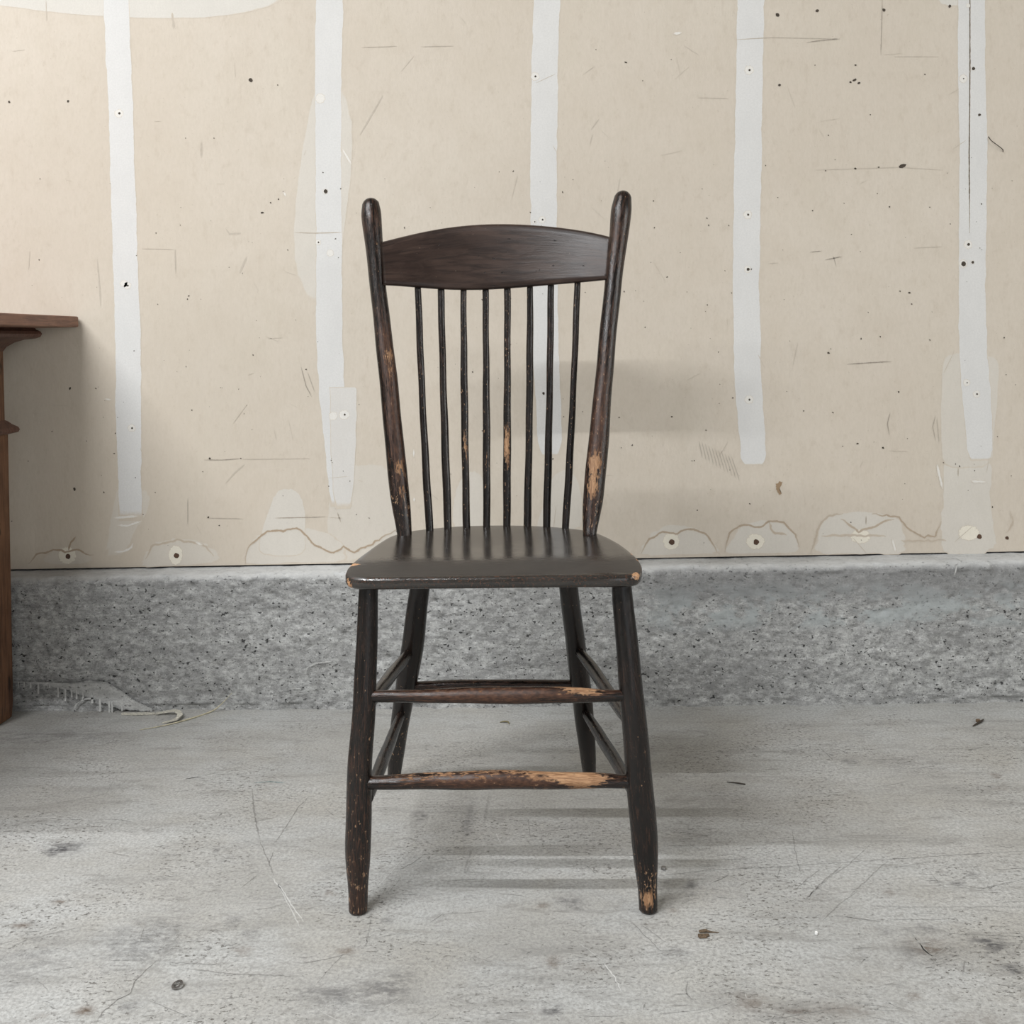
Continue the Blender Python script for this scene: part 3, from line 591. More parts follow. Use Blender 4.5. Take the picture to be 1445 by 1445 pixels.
# ---- floor scratches and cracks
def frib(L, pts, w_, op, jit=0.): L.ribbon([fl(*p) for p in pts], w_*.95/F_PX, .0011, op*.9, jit)
L = Lay('floor')
for pts, w_, o_ in [([(356, 1112), (358, 1140), (362, 1165), (366, 1185)], 2.2, .55), ([(366, 1185), (377, 1212), (386, 1235)], 1.2, .6), ([(437, 1123), (420, 1140), (408, 1160), (395, 1180), (385, 1192)], 1.1, .6), ([(364, 1234), (350, 1245), (340, 1253)], 1, .6), ([(386, 1202), (380, 1218)], 1, .6),
                    ([(221, 1355), (205, 1370), (190, 1385), (184, 1402), (165, 1412), (145, 1428), (135, 1445)], 1.1, .8), ([(240, 1358), (312, 1362)], 1.1, .6), ([(255, 1366), (320, 1374), (430, 1378)], 1.1, .6), ([(460, 1142), (472, 1152)], 1, .6),
                    ([(930, 1236), (1000, 1228), (1100, 1223), (1250, 1213), (1340, 1207), (1445, 1201)], .9, .55), ([(1122, 1256), (1140, 1240), (1160, 1225)], 1, .5), ([(1136, 1270), (1160, 1245), (1190, 1220)], 1.1, .5), ([(1140, 1266), (1170, 1238), (1195, 1222), (1230, 1190)], 1, .4), ([(1200, 1262), (1225, 1240), (1252, 1215)], 1, .5), ([(1160, 1300), (1185, 1275), (1210, 1258)], .9, .4),
                    ([(1118, 1172), (1122, 1200), (1130, 1235)], 1.1, .5), ([(1230, 1279), (1300, 1280), (1445, 1280)], .8, .35), ([(1250, 1298), (1350, 1297)], .8, .35), ([(1350, 1318), (1400, 1320), (1445, 1322)], .9, .5), ([(1070, 1388), (1110, 1395), (1150, 1403)], .9, .6), ([(1315, 1235), (1325, 1246)], 1.4, .6), ([(1312, 1240), (1335, 1253), (1390, 1253), (1445, 1240)], .8, .4),
                    ([(1157, 1055), (1177, 1074)], 1.4, .6), ([(1012, 1207), (1041, 1205)], 1, .5), ([(888, 1298), (915, 1325), (935, 1345)], 1, .6), ([(905, 1305), (940, 1330)], 1, .5), ([(568, 1235), (548, 1260)], .9, .35), ([(1445, 1325), (1430, 1345)], 1, .5), ([(1358, 1375), (1362, 1355)], 1.5, .6), ([(911, 1415), (908, 1425)], 1.4, .8), ([(50, 1382), (62, 1390), (67, 1399)], 1, .5),
                    ([(665, 1200), (655, 1232)], 3, .35), ([(690, 1118), (683, 1165)], 3.4, .3), ([(525, 1290), (515, 1340)], .9, .3), ([(560, 1330), (640, 1335)], .8, .25), ([(40, 1140), (90, 1132), (150, 1120), (165, 1092)], .9, .3), ([(10, 1340), (40, 1325), (115, 1308)], 1, .35), ([(970, 1385), (967, 1400), (977, 1411)], 1.4, .6), ([(445, 1390), (485, 1345)], .9, .35), ([(745, 1155), (748, 1180)], 1, .4)]:
    frib(L, pts, w_, o_, .0004)
for a in range(5):
    frib(L, [(1285+a*6, 1315+a*8), (1320, 1362-a*3), (1362-a*6, 1350-a*4)], .9, .35, .0004)
for i in range(420):
    u = random.uniform(-40, 1480); v = 1010+435*random.random()**.8; k = (v-480)/900; a = random.gauss(0, .5); l = random.expovariate(1/16.)*k+4
    frib(L, [(u, v), (u+l*math.cos(a)*.5, v+l*math.sin(a)*.2+random.uniform(-1, 1)), (u+l*math.cos(a), v+l*math.sin(a)*.45)], random.uniform(.4, 1.0), random.uniform(.25, .8), .0002)
for i in range(700):
    u = random.uniform(-40, 1480); v = 1080+370*random.random()**.7; c = math.sin(u*.011)+math.sin(v*.021+u*.004)
    if c < random.uniform(-1.3, 1.2): continue
    l = random.uniform(2, 7); a = random.gauss(0, .7)
    frib(L, [(u, v), (u+l*math.cos(a), v+l*math.sin(a)*.5)], random.uniform(.6, 1.9), random.uniform(.5, .95), .0002)
o = L.build('floor_scratch', m_fscr, floor); o['kind'] = 'stuff'
L = Lay('floor')
for pts, w_, o_ in [([(238, 1102), (262, 1099), (285, 1096)], 1.4, .8), ([(262, 1099), (310, 1093)], 1.6, .4), ([(48, 1154), (80, 1154), (126, 1157)], 1.5, .6), ([(380, 1235), (398, 1255), (412, 1278), (430, 1302)], 1.6, .6), ([(392, 1248), (410, 1282), (425, 1312)], 1.3, .5), ([(815, 1330), (850, 1355)], .9, .5), ([(851, 1358), (868, 1380), (877, 1400)], 1.3, .7),
                    ([(225, 1237), (265, 1234)], 1, .5), ([(930, 1168), (1050, 1168)], 1, .4), ([(990, 1152), (1003, 1160)], 1, .5), ([(1240, 1162), (1420, 1158)], .9, .35), ([(526, 1139), (560, 1137)], 1.5, .7), ([(570, 1210), (530, 1255)], .9, .45), ([(1320, 1040), (1333, 1046)], 1.2, .6), ([(700, 1175), (706, 1190)], 1.3, .5), ([(520, 1215), (560, 1215)], .8, .4)]:
    frib(L, pts, w_, o_, .0004)
for i in range(160):
    u = random.uniform(-40, 1480); v = 1010+435*random.random(); a = random.gauss(0, .6); l = random.expovariate(1/26.)+5
    frib(L, [(u, v), (u+l*math.cos(a), v+l*math.sin(a)*.4)], random.uniform(.4, .9), random.uniform(.2, .55), .0002)
o = L.build('pale_scratch', m_fwht, floor); o['kind'] = 'stuff'
L = Lay('floor'); frib(L, [(357, 1105), (380, 1103), (402, 1105)], 3.2, .6); L.build('chalk_mark', m_fteal, floor)

# ================================================================== CHAIR
def catmull(K, n):
    K = np.array(K, float); m = len(K); d = np.r_[0, np.cumsum(np.linalg.norm(np.diff(K[:, :3], axis=0), axis=1))]
    t = np.linspace(0, d[-1], n); out = []
    # monotone-ish cubic through non uniform knots
    T = np.zeros_like(K)
    for i in range(m):
        if i == 0: T[i] = (K[1]-K[0])/(d[1]-d[0])
        elif i == m-1: T[i] = (K[-1]-K[-2])/(d[-1]-d[-2])
        else: T[i] = (K[i+1]-K[i-1])/(d[i+1]-d[i-1])
    for x in t:
        i = min(m-2, max(0, int(np.searchsorted(d, x, 'right')-1))); h = d[i+1]-d[i]; s = (x-d[i])/h
        out.append((2*s**3-3*s**2+1)*K[i]+(s**3-2*s*s+s)*h*T[i]+(-2*s**3+3*s*s)*K[i+1]+(s**3-s*s)*h*T[i+1])
    return np.array(out), t
def tube(name, K, mat, parent, wear=None, n=60, seg=20, caps=('flat', 'flat'), wob_=.00025, seed=0, origin=None):
    """K rows: x, y, z, radius.  wear(t 0..1, ang, normal) -> (wear, fleck, brown)"""
    Q, L = catmull(K, n); C_ = Q[:, :3]; r = np.maximum(Q[:, 3], .0002)
    tg = np.gradient(C_, axis=0); tg /= np.linalg.norm(tg, axis=1)[:, None]
    ref = np.array([0, -1., 0]) if abs(tg[0][1]) < .8 else np.array([0, 0, 1.])
    V = []; W = []; UVu = []
    rows_c = list(zip(C_, r, tg, L)); T = L[-1]
    if caps[0] == 'round':
        pre = [(C_[0]-tg[0]*r[0]*math.sin(a)*1.05, max(r[0]*math.cos(a), .0001), tg[0], -r[0]*math.sin(a)) for a in (1.55, 1.25, .95, .65, .32)]
        rows_c = pre+rows_c
    elif caps[0] == 'flat':
        rows_c = [(C_[0], .0001, tg[0], -r[0]), (C_[0], r[0]*.8, tg[0], -.2*r[0]), (C_[0]+tg[0]*.0008, r[0]*.95, tg[0], 0)]+rows_c[1:]
    if caps[1] == 'flat':
        rows_c = rows_c[:-1]+[(C_[-1]-tg[-1]*.0015, r[-1], tg[-1], T-.0015), (C_[-1], r[-1]*.9, tg[-1], T), (C_[-1], r[-1]*.0001+.0001, tg[-1], T+r[-1])]
    elif caps[1] == 'round':
        rows_c = rows_c+[(C_[-1]+tg[-1]*r[-1]*math.sin(a)*1.05, max(r[-1]*math.cos(a), .0001), tg[-1], T+r[-1]*math.sin(a)) for a in (.32, .65, .95, 1.25, 1.55)]
    rg = np.random.default_rng(seed+3); ph = rg.uniform(0, 6, 4)
    for (c, rr, t_, l) in rows_c:
        a_ = ref-t_*np.dot(ref, t_); a_ /= np.linalg.norm(a_); b_ = np.cross(t_, a_)
        for j in range(seg):
            an = 2*math.pi*j/seg; nrm = a_*math.cos(an)+b_*math.sin(an)
            w_ = wob_*(math.sin(l*60+ph[0]+an)+math.sin(l*23+ph[1]-2*an))*(rr > .002)
            V.append(c+nrm*(rr+w_)); UVu.append((an*r.mean(), l))
            W.append(wear(l/T, an, nrm) if wear else (0, 0, 0))
    nr = len(rows_c); Fc = []
    for i in range(nr-1):
        for j in range(seg): Fc.append((i*seg+j, i*seg+(j+1) % seg, (i+1)*seg+(j+1) % seg, (i+1)*seg+j))
    me = mesh(name, V, Fc); uvl = me.uv_layers.new(name='UVMap')
    uvs = []; r_m = r.mean()
    for i in range(nr-1):
        for j in range(seg):
            u0, u1 = 2*math.pi*j/seg*r_m, 2*math.pi*(j+1)/seg*r_m; l0, l1 = rows_c[i][3], rows_c[i+1][3]
            uvs += [u0, l0, u1, l0, u1, l1, u0, l1]
    uvl.data.foreach_set('uv', uvs)
    W = np.array(W, float)
    for k, nm in enumerate(('wear', 'fleck', 'brown')): setattr_f(me, nm, W[:, k])
    # normals outward
    p = me.polygons[(nr//2)*seg]; cc = np.array(rows_c[nr//2][0])
    if np.dot(np.array(p.normal), np.array(p.center)-cc) < 0: me.flip_normals()
    return link(name, me, mat, parent, smooth=True)
def K_(rows):   # rows: u, v, Y, width in px -> x, y, z, radius
    out = []
    for u, v, Y_, w_ in rows:
        p = aty(u, v, Y_); dep = (p-CAM)@Fv; out.append((*p, w_/2*dep/F_PX))
    return out
def bell(x, c, s): return math.exp(-((x-c)/s)**2)
def front_(nrm, dx=0.):
    return max(0., -nrm[1]*math.cos(dx)+nrm[0]*math.sin(dx))

chair = thing('spindle_chair', 'dark varnished wooden kitchen chair with spindle back, worn to bare wood at edges', 'chair', (-.085, 1.36, 0))
CH = Vector(chair.location)
def under(o):
    o.matrix_parent_inverse = Matrix.Translation(-CH); return o

# front legs
def w_leg(seed):
    rg = np.random.default_rng(seed)
    def f(t, an, n): return (.28*bell(t, 1.0, .045)*front_(n), .25+.75*bell(t, .93, .10)+.25*bell(t, .6, .2), .25+.3*t)
    return f
kl = K_([(521.5, 820, 1.238, 26), (520, 840, 1.236, 27), (514.5, 987, 1.216, 32.5), (508, 1080, 1.206, 35), (505.5, 1185, 1.197, 36), (505.3, 1215, 1.195, 34), (505.2, 1250, 1.193, 28)])
p = atz(505, 1287, 0); kl.append((*p, 13*p[1]/F_PX)); under(tube('leg', kl, m_chair, chair, w_leg(1), n=90, seg=28, seed=1))
kr = K_([(877, 820, 1.236, 27), (878.3, 840, 1.234, 28.5), (892, 987, 1.214, 35), (901.5, 1093, 1.205, 37), (909.5, 1185, 1.199, 37), (911.5, 1215, 1.198, 34), (913.5, 1250, 1.196, 28)])
p = atz(914.5, 1285, 0); kr.append((*p, 13.2*p[1]/F_PX))
under(tube('leg', kr, m_chair, chair, lambda t, an, n: (.85*bell(t, .955, .04)*front_(n), .25+.9*bell(t, .92, .07), .2+.2*t), n=90, seg=28, seed=2))
# rear legs
k1 = K_([(594, 820, 1.435, 28), (591.5, 835, 1.438, 28.5), (581, 920, 1.475, 31), (567.5, 1000, 1.51, 28), (558.5, 1070, 1.54, 21.5)]); p = atz(556, 1098, 0); k1.append((*p, 9*p[1]/F_PX))
under(tube('leg', k1, m_chair, chair, lambda t, an, n: (0, .3+.6*bell(t, .75, .15), .1), n=60, seg=24, seed=3))
k2 = K_([(801, 820, 1.425, 26), (803, 835, 1.428, 26.5), (813.5, 920, 1.465, 28.5), (823.2, 1000, 1.505, 27.5), (830, 1070, 1.535, 22)]); p = atz(832.5, 1098, 0); k2.append((*p, 9*p[1]/F_PX))
under(tube('leg', k2, m_chair, chair, lambda t, an, n: (0, .2, .1), n=60, seg=24, seed=4))
# stretchers
def w_up(t, an, n):
    up = max(0, n[2]); fr = front_(n)
    return (up**.7*(.35*bell(t, .2, .15)+.45*bell(t, .5, .25)+.75*bell(t, .82, .12))+.25*fr*bell(t, .85, .07), .2, .85*fr*(.2+bell(t, .5, .35))+.5*up)
def w_lo(t, an, n):
    up = max(0, n[2]+.25); fr = front_(n)
    return (min(1., up**.6*(.40*bell(t, .18, .2)+.48*bell(t, .5, .28)+.62*bell(t, .78, .16))+.72*(fr > .35)*bell(t, .80, .085)*max(0, .9-n[2]*.2)), .5, .9*bell(t, .5, .4)*fr+.4*up)
z1 = K_([(516, 983, 1.214, 16), (534, 983, 1.213, 16.5), (600, 982, 1.210, 19), (700, 981, 1.208, 23), (800, 981, 1.208, 21.5), (868, 981.5, 1.211, 16.5), (888, 982, 1.212, 16)])
under(tube('stretcher', z1, m_chair, chair, w_up, n=80, seg=24, seed=5))
z2 = K_([(510, 1104, 1.203, 18), (529, 1104, 1.202, 18.5), (600, 1102.5, 1.199, 21), (690, 1100.5, 1.197, 25.5), (780, 1101, 1.198, 24), (884, 1102.5, 1.203, 18), (900, 1103, 1.204, 17.5)])
under(tube('stretcher', z2, m_chair, chair, w_lo, n=90, seg=24, seed=6, wob_=.0004))
side = lambda t, an, n: (.08*max(0, n[2]), .35, .3)
under(tube('stretcher', K_([(515, 1001, 1.212, 17), (538, 971, 1.30, 19), (558, 945, 1.39, 17), (580, 918, 1.475, 12)]), m_chair, chair, side, n=40, seed=7))
under(tube('stretcher', K_([(517, 1130, 1.203, 17), (535, 1086, 1.30, 18), (551, 1046, 1.41, 16.5), (567, 1005, 1.51, 12)]), m_chair, chair, side, n=40, seed=8))
under(tube('stretcher', K_([(886, 1016, 1.212, 17), (862, 982, 1.30, 18), (840, 949, 1.38, 17), (813.5, 914, 1.465, 12)]), m_chair, chair, side, n=40, seed=9))
under(tube('stretcher', K_([(900, 1128, 1.203, 17), (876, 1086, 1.29, 18), (852, 1047, 1.39, 16.5), (824, 1002, 1.505, 12)]), m_chair, chair, side, n=40, seed=10))
under(tube('stretcher', K_([(573, 968, 1.493, 12), (640, 967, 1.493, 14), (700, 966.5, 1.492, 15), (760, 966, 1.49, 14), (819, 965, 1.488, 12)]), m_chair, chair, lambda t, an, n: (.12*max(0, n[2]), .3, .5), n=50, seed=11))

# seat
out = [(-.250, 1.2035), (-.165, 1.2005), (-.085, 1.199), (-.005, 1.198), (.077, 1.1975), (.090, 1.206), (.0965, 1.232), (.097, 1.275), (.088, 1.335), (.077, 1.385), (.062, 1.432), (.050, 1.458), (.030, 1.482), (-.005, 1.505), (-.050, 1.522),
       (-.105, 1.530), (-.160, 1.526), (-.200, 1.512), (-.232, 1.492), (-.253, 1.462), (-.264, 1.41), (-.2705, 1.35), (-.275, 1.30), (-.2755, 1.25), (-.268, 1.217)]
O = []
m_ = len(out); oo = np.array(out)
for i in range(m_):
    p0, p1, p2, p3 = oo[i-1], oo[i], oo[(i+1) % m_], oo[(i+2) % m_]; l = np.linalg.norm(p2-p1); kk = 8
    for k in range(kk):
        t = k/kk; a0, a1, a2 = np.linalg.norm(p1-p0)**.5, l**.5, np.linalg.norm(p3-p2)**.5   # centripetal
        m1 = (p1-p0)/a0-(p2-p0)/(a0+a1)+(p2-p1)/a1; m2 = (p2-p1)/a1-(p3-p1)/(a1+a2)+(p3-p2)/a2; m1 = m1*a1; m2 = m2*a1
        O.append((2*t**3-3*t*t+1)*p1+(t**3-2*t*t+t)*m1+(-2*t**3+3*t*t)*p2+(t**3-t*t)*m2)
O = np.array(O); N_ = len(O); cen = np.array([-.088, 1.36])
tgo = np.roll(O, -1, 0)-np.roll(O, 1, 0); nno = np.stack([tgo[:, 1], -tgo[:, 0]], -1); nno /= np.linalg.norm(nno, axis=1)[:, None]
if np.sum(nno*(O-cen)) < 0: nno = -nno
def topz(x, y):
    z = .4020 - .0012*sstep(1.24, 1.195, y)+.006*(y > 9)
    z = z - .0035*np.exp(-(((x+.088)/.12)**2+((y-1.39)/.10)**2))
    return z
rings = []
rings.append((cen+(O-cen)*.02, np.full(N_, .3845)))
for q in (.3, .6, .9): rings.append((cen+(O-cen)*q, np.full(N_, .3845)))
rings.append((O-nno*.007, np.full(N_, .3848)))
rings.append((O-nno*.0025, np.full(N_, .3857)))
rings.append((O-nno*.0006, np.full(N_, .3880)))
rings.append((O, np.full(N_, .3905)))
tz = topz(O[:, 0], O[:, 1])
rings.append((O, tz-.0050)); rings.append((O-nno*.0010, tz-.0028)); rings.append((O-nno*.0026, tz-.0010)); rings.append((O-nno*.005, tz-.0002)); 
I0 = O-nno*.009; rings.append((I0, topz(I0[:, 0], I0[:, 1])))
for q in np.linspace(.94, .02, 26):
    p = cen+(I0-cen)*q; rings.append((p, topz(p[:, 0], p[:, 1])))
V = []
for p, z in rings:
    V += [(a, b, c) for (a, b), c in zip(p, z)]
nr = len(rings); Fc = []
for i in range(nr-1):
    for j in range(N_): Fc.append((i*N_+j, i*N_+(j+1) % N_, (i+1)*N_+(j+1) % N_, (i+1)*N_+j))
Fc.append(tuple(range((nr-1)*N_, nr*N_))); Fc.append(tuple(reversed(range(N_))))
me = mesh('seat', V, Fc)
uvl = me.uv_layers.new(name='UVMap'); Va = np.array(V)
li = np.zeros(len(me.loops), np.int32); me.loops.foreach_get('vertex_index', li)
uvl.data.foreach_set('uv', np.stack([Va[li, 0], Va[li, 1]+Va[li, 2]], -1).reshape(-1))
g = lambda x, y, z, s, sz=.006: np.exp(-(((Va[:, 0]-x)/s)**2+((Va[:, 1]-y)/s)**2+((Va[:, 2]-z)/sz)**2))
edge = np.zeros(len(V)); edge[8*N_:11*N_] = 1; edge2 = np.zeros(len(V)); edge2[4*N_:7*N_] = 1
nz_ = fract(Va[:, 0], Va[:, 1], 60, 3, 3)
wear = 1.1*g(-.272, 1.268, .399, .011)+.8*g(-.2755, 1.245, .391, .008, .009)+.75*g(-.266, 1.213, .388, .010, .010)+1.15*g(.089, 1.2045, .397, .0065)+.9*g(.0965, 1.275, .399, .010, .003)+.7*g(.094, 1.31, .40, .014, .003)
wear += edge*.26*np.clip(nz_+.45, 0, 1)+edge2*.22*np.clip(nz_+.3, 0, 1)+.85*g(-.245, 1.232, .3975, .004, .004)
brn = .25+.15*edge+.10*(Va[:, 2] < .394)
setattr_f(me, 'wear', np.clip(wear, 0, 1)); setattr_f(me, 'brown', brn); setattr_f(me, 'matte', sstep(1.345, 1.235, Va[:, 1]+.006*np.sin(Va[:, 0]*40))*sstep(1.2015, 1.208, Va[:, 1])*(Va[:, 2] > .3965))
seat = under(link('seat', me, m_seat, chair, smooth=True))
bm_n = Vector((0, 0, 0)); 
if me.polygons[-2].normal.z < 0: me.flip_normals()

# back posts
def w_pl(t, an, n):   # t from base upwards
    s = front_(n, .55)**2
    return (s*(.72*bell(t, .13, .035)+.74*bell(t, .20, .03)+.42*bell(t, .27, .05)+.66*bell(t, .535, .03)+.55*bell(t, .47, .06)), .35+.6*bell(t, .12, .08), .35+.55*s*(bell(t, .3, .2)+bell(t, .55, .12))+.2*bell(t, .95, .05))
kp = K_([(571, 762, 1.463, 20), (570.5, 752, 1.466, 20.5), (565.8, 712, 1.478, 26), (561.3, 670, 1.490, 28), (558, 640, 1.497, 27.4), (548.5, 540, 1.520, 25.6), (538.5, 450, 1.541, 23.5), (533, 400, 1.552, 23.5), (527.8, 345, 1.564, 25.5), (524.6, 310, 1.571, 28), (523.9, 299, 1.574, 27.4), (523.4, 292, 1.576, 25)])
under(tube('back_post', kp, m_chair, chair, w_pl, n=120, seg=28, caps=('flat', 'round'), seed=12))
def w_pr(t, an, n):
    s = front_(n, -.25)**2
    return (s*(.98*bell(t, .145, .055)+.70*bell(t, .215, .03)+.40*bell(t, .05, .03)+.40*bell(t, .30, .07)+.30*bell(t, .52, .07)), .35+.5*bell(t, .05, .05)+.3*bell(t, .3, .2), .35+.6*s*bell(t, .3, .25)+.25*bell(t, .86, .1))
kp = K_([(832.3, 760, 1.440, 19.5), (832.5, 750, 1.444, 20), (835, 720, 1.456, 26), (837.3, 700, 1.463, 28.3), (843.2, 640, 1.480, 29), (851.8, 540, 1.505, 25.6), (859, 460, 1.524, 24), (866.5, 390, 1.541, 24), (872.2, 340, 1.553, 26.5), (876, 305, 1.561, 29.5), (877.3, 294, 1.564, 29), (878.8, 282, 1.567, 25.5)])
under(tube('back_post', kp, m_chair, chair, w_pr, n=120, seg=28, caps=('flat', 'round'), seed=13))
# crest rail
topl = np.array([(536, 344.6), (573.4, 335.9), (620, 326.6), (667, 321.6), (704, 320), (744.7, 321), (791, 324.6), (822.6, 329), (864, 337.5)])
botl = np.array([(540, 400.3), (582.8, 402.6), (620, 404.8), (667, 405.7), (713.6, 404), (760.3, 400.2), (810, 396.6), (860, 392.2)])
def cub(tab, n):
    t = np.linspace(0, 1, n); x = tab[0, 0]+(tab[-1, 0]-tab[0, 0])*t
    c = np.polyfit(tab[:, 0]-700, tab[:, 1], 5); return np.stack([x, np.polyval(c, x-700)], -1)
nu, nv = 64, 12
A = cub(topl, nu); B = cub(botl, nu)
prof = []
th = .0072
V = []; rail_uv = []
cyc = []
for i in range(nv+1): cyc.append((i/nv, -th))
for a in (35, 70, 110, 145): cyc.append((1+.045*math.sin(math.radians(a)), -th*math.cos(math.radians(a))))
for i in range(nv+1): cyc.append((1-i/nv, th))
for a in (35, 70, 110, 145): cyc.append((-.045*math.sin(math.radians(a)), th*math.cos(math.radians(a))))
nc = len(cyc)
for i in range(nu):
    s = i/(nu-1); yc = 1.556+(1.545-1.556)*s + .034*(1-(2*s-1)**2)
    sl = -.034*4*(1-2*s)/ .40   # slope of the curve
    for (q, d_) in cyc:
        u = B[i, 0]+(A[i, 0]-B[i, 0])*q; v = B[i, 1]+(A[i, 1]-B[i, 1])*q
        Yc = yc+.016*(q-.5)
        p = aty(u, v, Yc)+np.array([-sl*d_*-1, d_, 0])*1.0
        V.append(p); rail_uv.append((q*.065+d_, s*.37))
Fc = []
for i in range(nu-1):
    for j in range(nc): Fc.append((i*nc+j, i*nc+(j+1) % nc, (i+1)*nc+(j+1) % nc, (i+1)*nc+j))
Fc.append(tuple(range(nc))); Fc.append(tuple(reversed(range((nu-1)*nc, nu*nc))))
def rail_mat():
    s = NT('rail_varnish'); uv = s.uv()
    grain = s.noise(210, 6, .66, vec=uv, st=(1, .07, 1), dist=.5); broad = s.noise(16, 4, .6, vec=uv, st=(1, .5, 1), off=3.); fig = s.noise(34, 3, .5, vec=uv, st=(1, .22, 1), dist=1.6, off=6.)
    c = s.mix(s.ramp(broad, .35, .65), (.030, .019, .015), (.050, .031, .024))
    c = s.mix(s.ramp(grain, .42, .68, 0, .75), c, (.012, .008, .007))
    c = s.mix(s.ramp(fig, .48, .54, 0, .4), c, (.018, .010, .008))
    nk = s.ramp(s.noise(330, 2, .5, vec=uv, st=(1, .6, 1), off=14.), .745, .77)
    c = s.mix(s.math('MULTIPLY', nk, .6), c, (.30, .22, .16))
    dn = s.ramp(s.noise(200, 3, .5, vec=uv, st=(1, .4, 1), off=24.), .70, .73)
    c = s.mix(s.math('MULTIPLY', dn, .8), c, (.004, .003, .003))
    h = s.math('SUBTRACT', s.math('ADD', s.math('MULTIPLY', grain, .6), s.math('MULTIPLY', fig, .5)), dn)
    return s.out(c, s.ramp(broad, .3, .7, .27, .34), s.bump(h, .0005, .7), spec=.28)
me = mesh('crest_rail', V, Fc); uvl = me.uv_layers.new(name='UVMap'); li = np.zeros(len(me.loops), np.int32); me.loops.foreach_get('vertex_index', li)
uvl.data.foreach_set('uv', np.array(rail_uv)[li].reshape(-1))
me.calc_loop_triangles()
if me.polygons[nc*30+5].normal.y > 0: me.flip_normals()
rail = under(link('crest_rail', me, rail_mat(), chair, smooth=True))
# spindles
tops = [(589.5, 403), (622, 404.5), (654, 405), (685, 404.5), (716, 403), (748, 400.5), (777.5, 399), (815, 396)]
bots = [(607, 752, 1.492), (632.6, 749, 1.503), (658.7, 747, 1.511), (686.8, 745.5, 1.515), (715, 745, 1.517), (743.8, 745.5, 1.512), (771, 746.5, 1.506), (797.2, 749, 1.492)]
wd = [10, 10.5, 10.2, 10.2, 10.6, 10.2, 10, 9.6]
for i, ((u0, v0), (u1, v1, y1), wpx) in enumerate(zip(tops, bots, wd)):
    s = (u0-545)/310; y0 = 1.556-.011*s+.034*(1-(2*s-1)**2)-.002
    amp = {0: .1, 1: .15, 2: .70, 3: .5, 4: .92, 5: .5, 6: .2, 7: .35}[i]; bc = {2: .34, 3: .27, 4: .34, 5: .36}.get(i, .5)
    bow = (-1, -.5, -.6, .3, .2, .8, .6, 1.2)[i]
    K = K_([(u1+(u0-u1)*q+bow*1.5*math.sin(q*3.1), v1+8+(v0-6-v1-8)*q, y1+(y0-y1)*q, w_) for q, w_ in ((0, wpx*1.05), (.1, wpx*1.08), (.35, wpx*1.04), (.6, wpx*.98), (.85, wpx*.92), (1, wpx*.9))])
    under(tube('spindle', K, m_chair, chair, (lambda amp, bc: lambda t, an, n: (amp*front_(n)*bell(t, bc, .12), .35+.4*amp, .12+.28*(bell(t, .7, .25) if bc == .5 or amp > .9 else .4)))(amp, bc), n=60, seg=14, seed=20+i))

# ================================================================== TABLE
TX = -.934
table = thing('wooden_table', 'brown wooden table with moulded square leg at the left edge, against the wall', 'table', (-1.6, 1.5, 0))
TB = Vector(table.location)
def undt(o): o.matrix_parent_inverse = Matrix.Translation(-TB); return o
# slab with rounded corner and edges
def slab(name, x0, x1, y0, y1, z0, z1, r, e, mat, parent):
    pts = []
    for cx, cy, a0 in ((x1-r, y0+r, -90), (x1-r, y1-r, 0), (x0+r, y1-r, 90), (x0+r, y0+r, 180)):
        for k in range(6): a = math.radians(a0+18*k); pts.append((cx+r*math.cos(a), cy+r*math.sin(a)))
    pts = np.array(pts); cxy = np.array([(x0+x1)/2, (y0+y1)/2]); n = len(pts)
    def ins(d):
        q = pts-cxy; s = np.array([1-d/((x1-x0)/2), 1-d/((y1-y0)/2)]); return cxy+q*s
    R_ = [(ins(e), z0), (ins(e*.3), z0+e*.3), (ins(0), z0+e), (ins(0), z1-e), (ins(e*.3), z1-e*.3), (ins(e), z1)]
    V = [(a, b, z) for p, z in R_ for a, b in p]; Fc = [tuple(reversed(range(n)))]
    for i in range(len(R_)-1):
        for j in range(n): Fc.append((i*n+j, i*n+(j+1) % n, (i+1)*n+(j+1) % n, (i+1)*n+j))
    Fc.append(tuple(range((len(R_)-1)*n, len(R_)*n)))
    return link(name, mesh(name, V, Fc), mat, parent)
ts = slab('table_top', -2.3, TX, 1.10, 1.906, .7335, .7545, .012, .0025, m_tt, table); undt(ts)
def sq_profile(name, cx, cy, rows, mat, parent, r=.003):
    """square section swept through (z, half width) rows"""
    V = []; c8 = []
    for z, hw in rows:
        k = min(r, hw*.3)
        for sx, sy in ((1, -1), (1, 1), (-1, 1), (-1, -1)):
            a = [(cx+sx*hw, cy+sy*(hw-k)), (cx+sx*(hw-k), cy+sy*hw)]
            if (sx, sy) in ((1, -1), (-1, 1)): a = a[::-1]
            V += [(p[0], p[1], z) for p in a]
    n = 8; Fc = [tuple(reversed(range(n)))]
    for i in range(len(rows)-1):
        for j in range(n): Fc.append((i*n+j, i*n+(j+1) % n, (i+1)*n+(j+1) % n, (i+1)*n+j))
    Fc.append(tuple(range((len(rows)-1)*n, len(rows)*n)))
    return link(name, mesh(name, V, Fc), mat, parent)
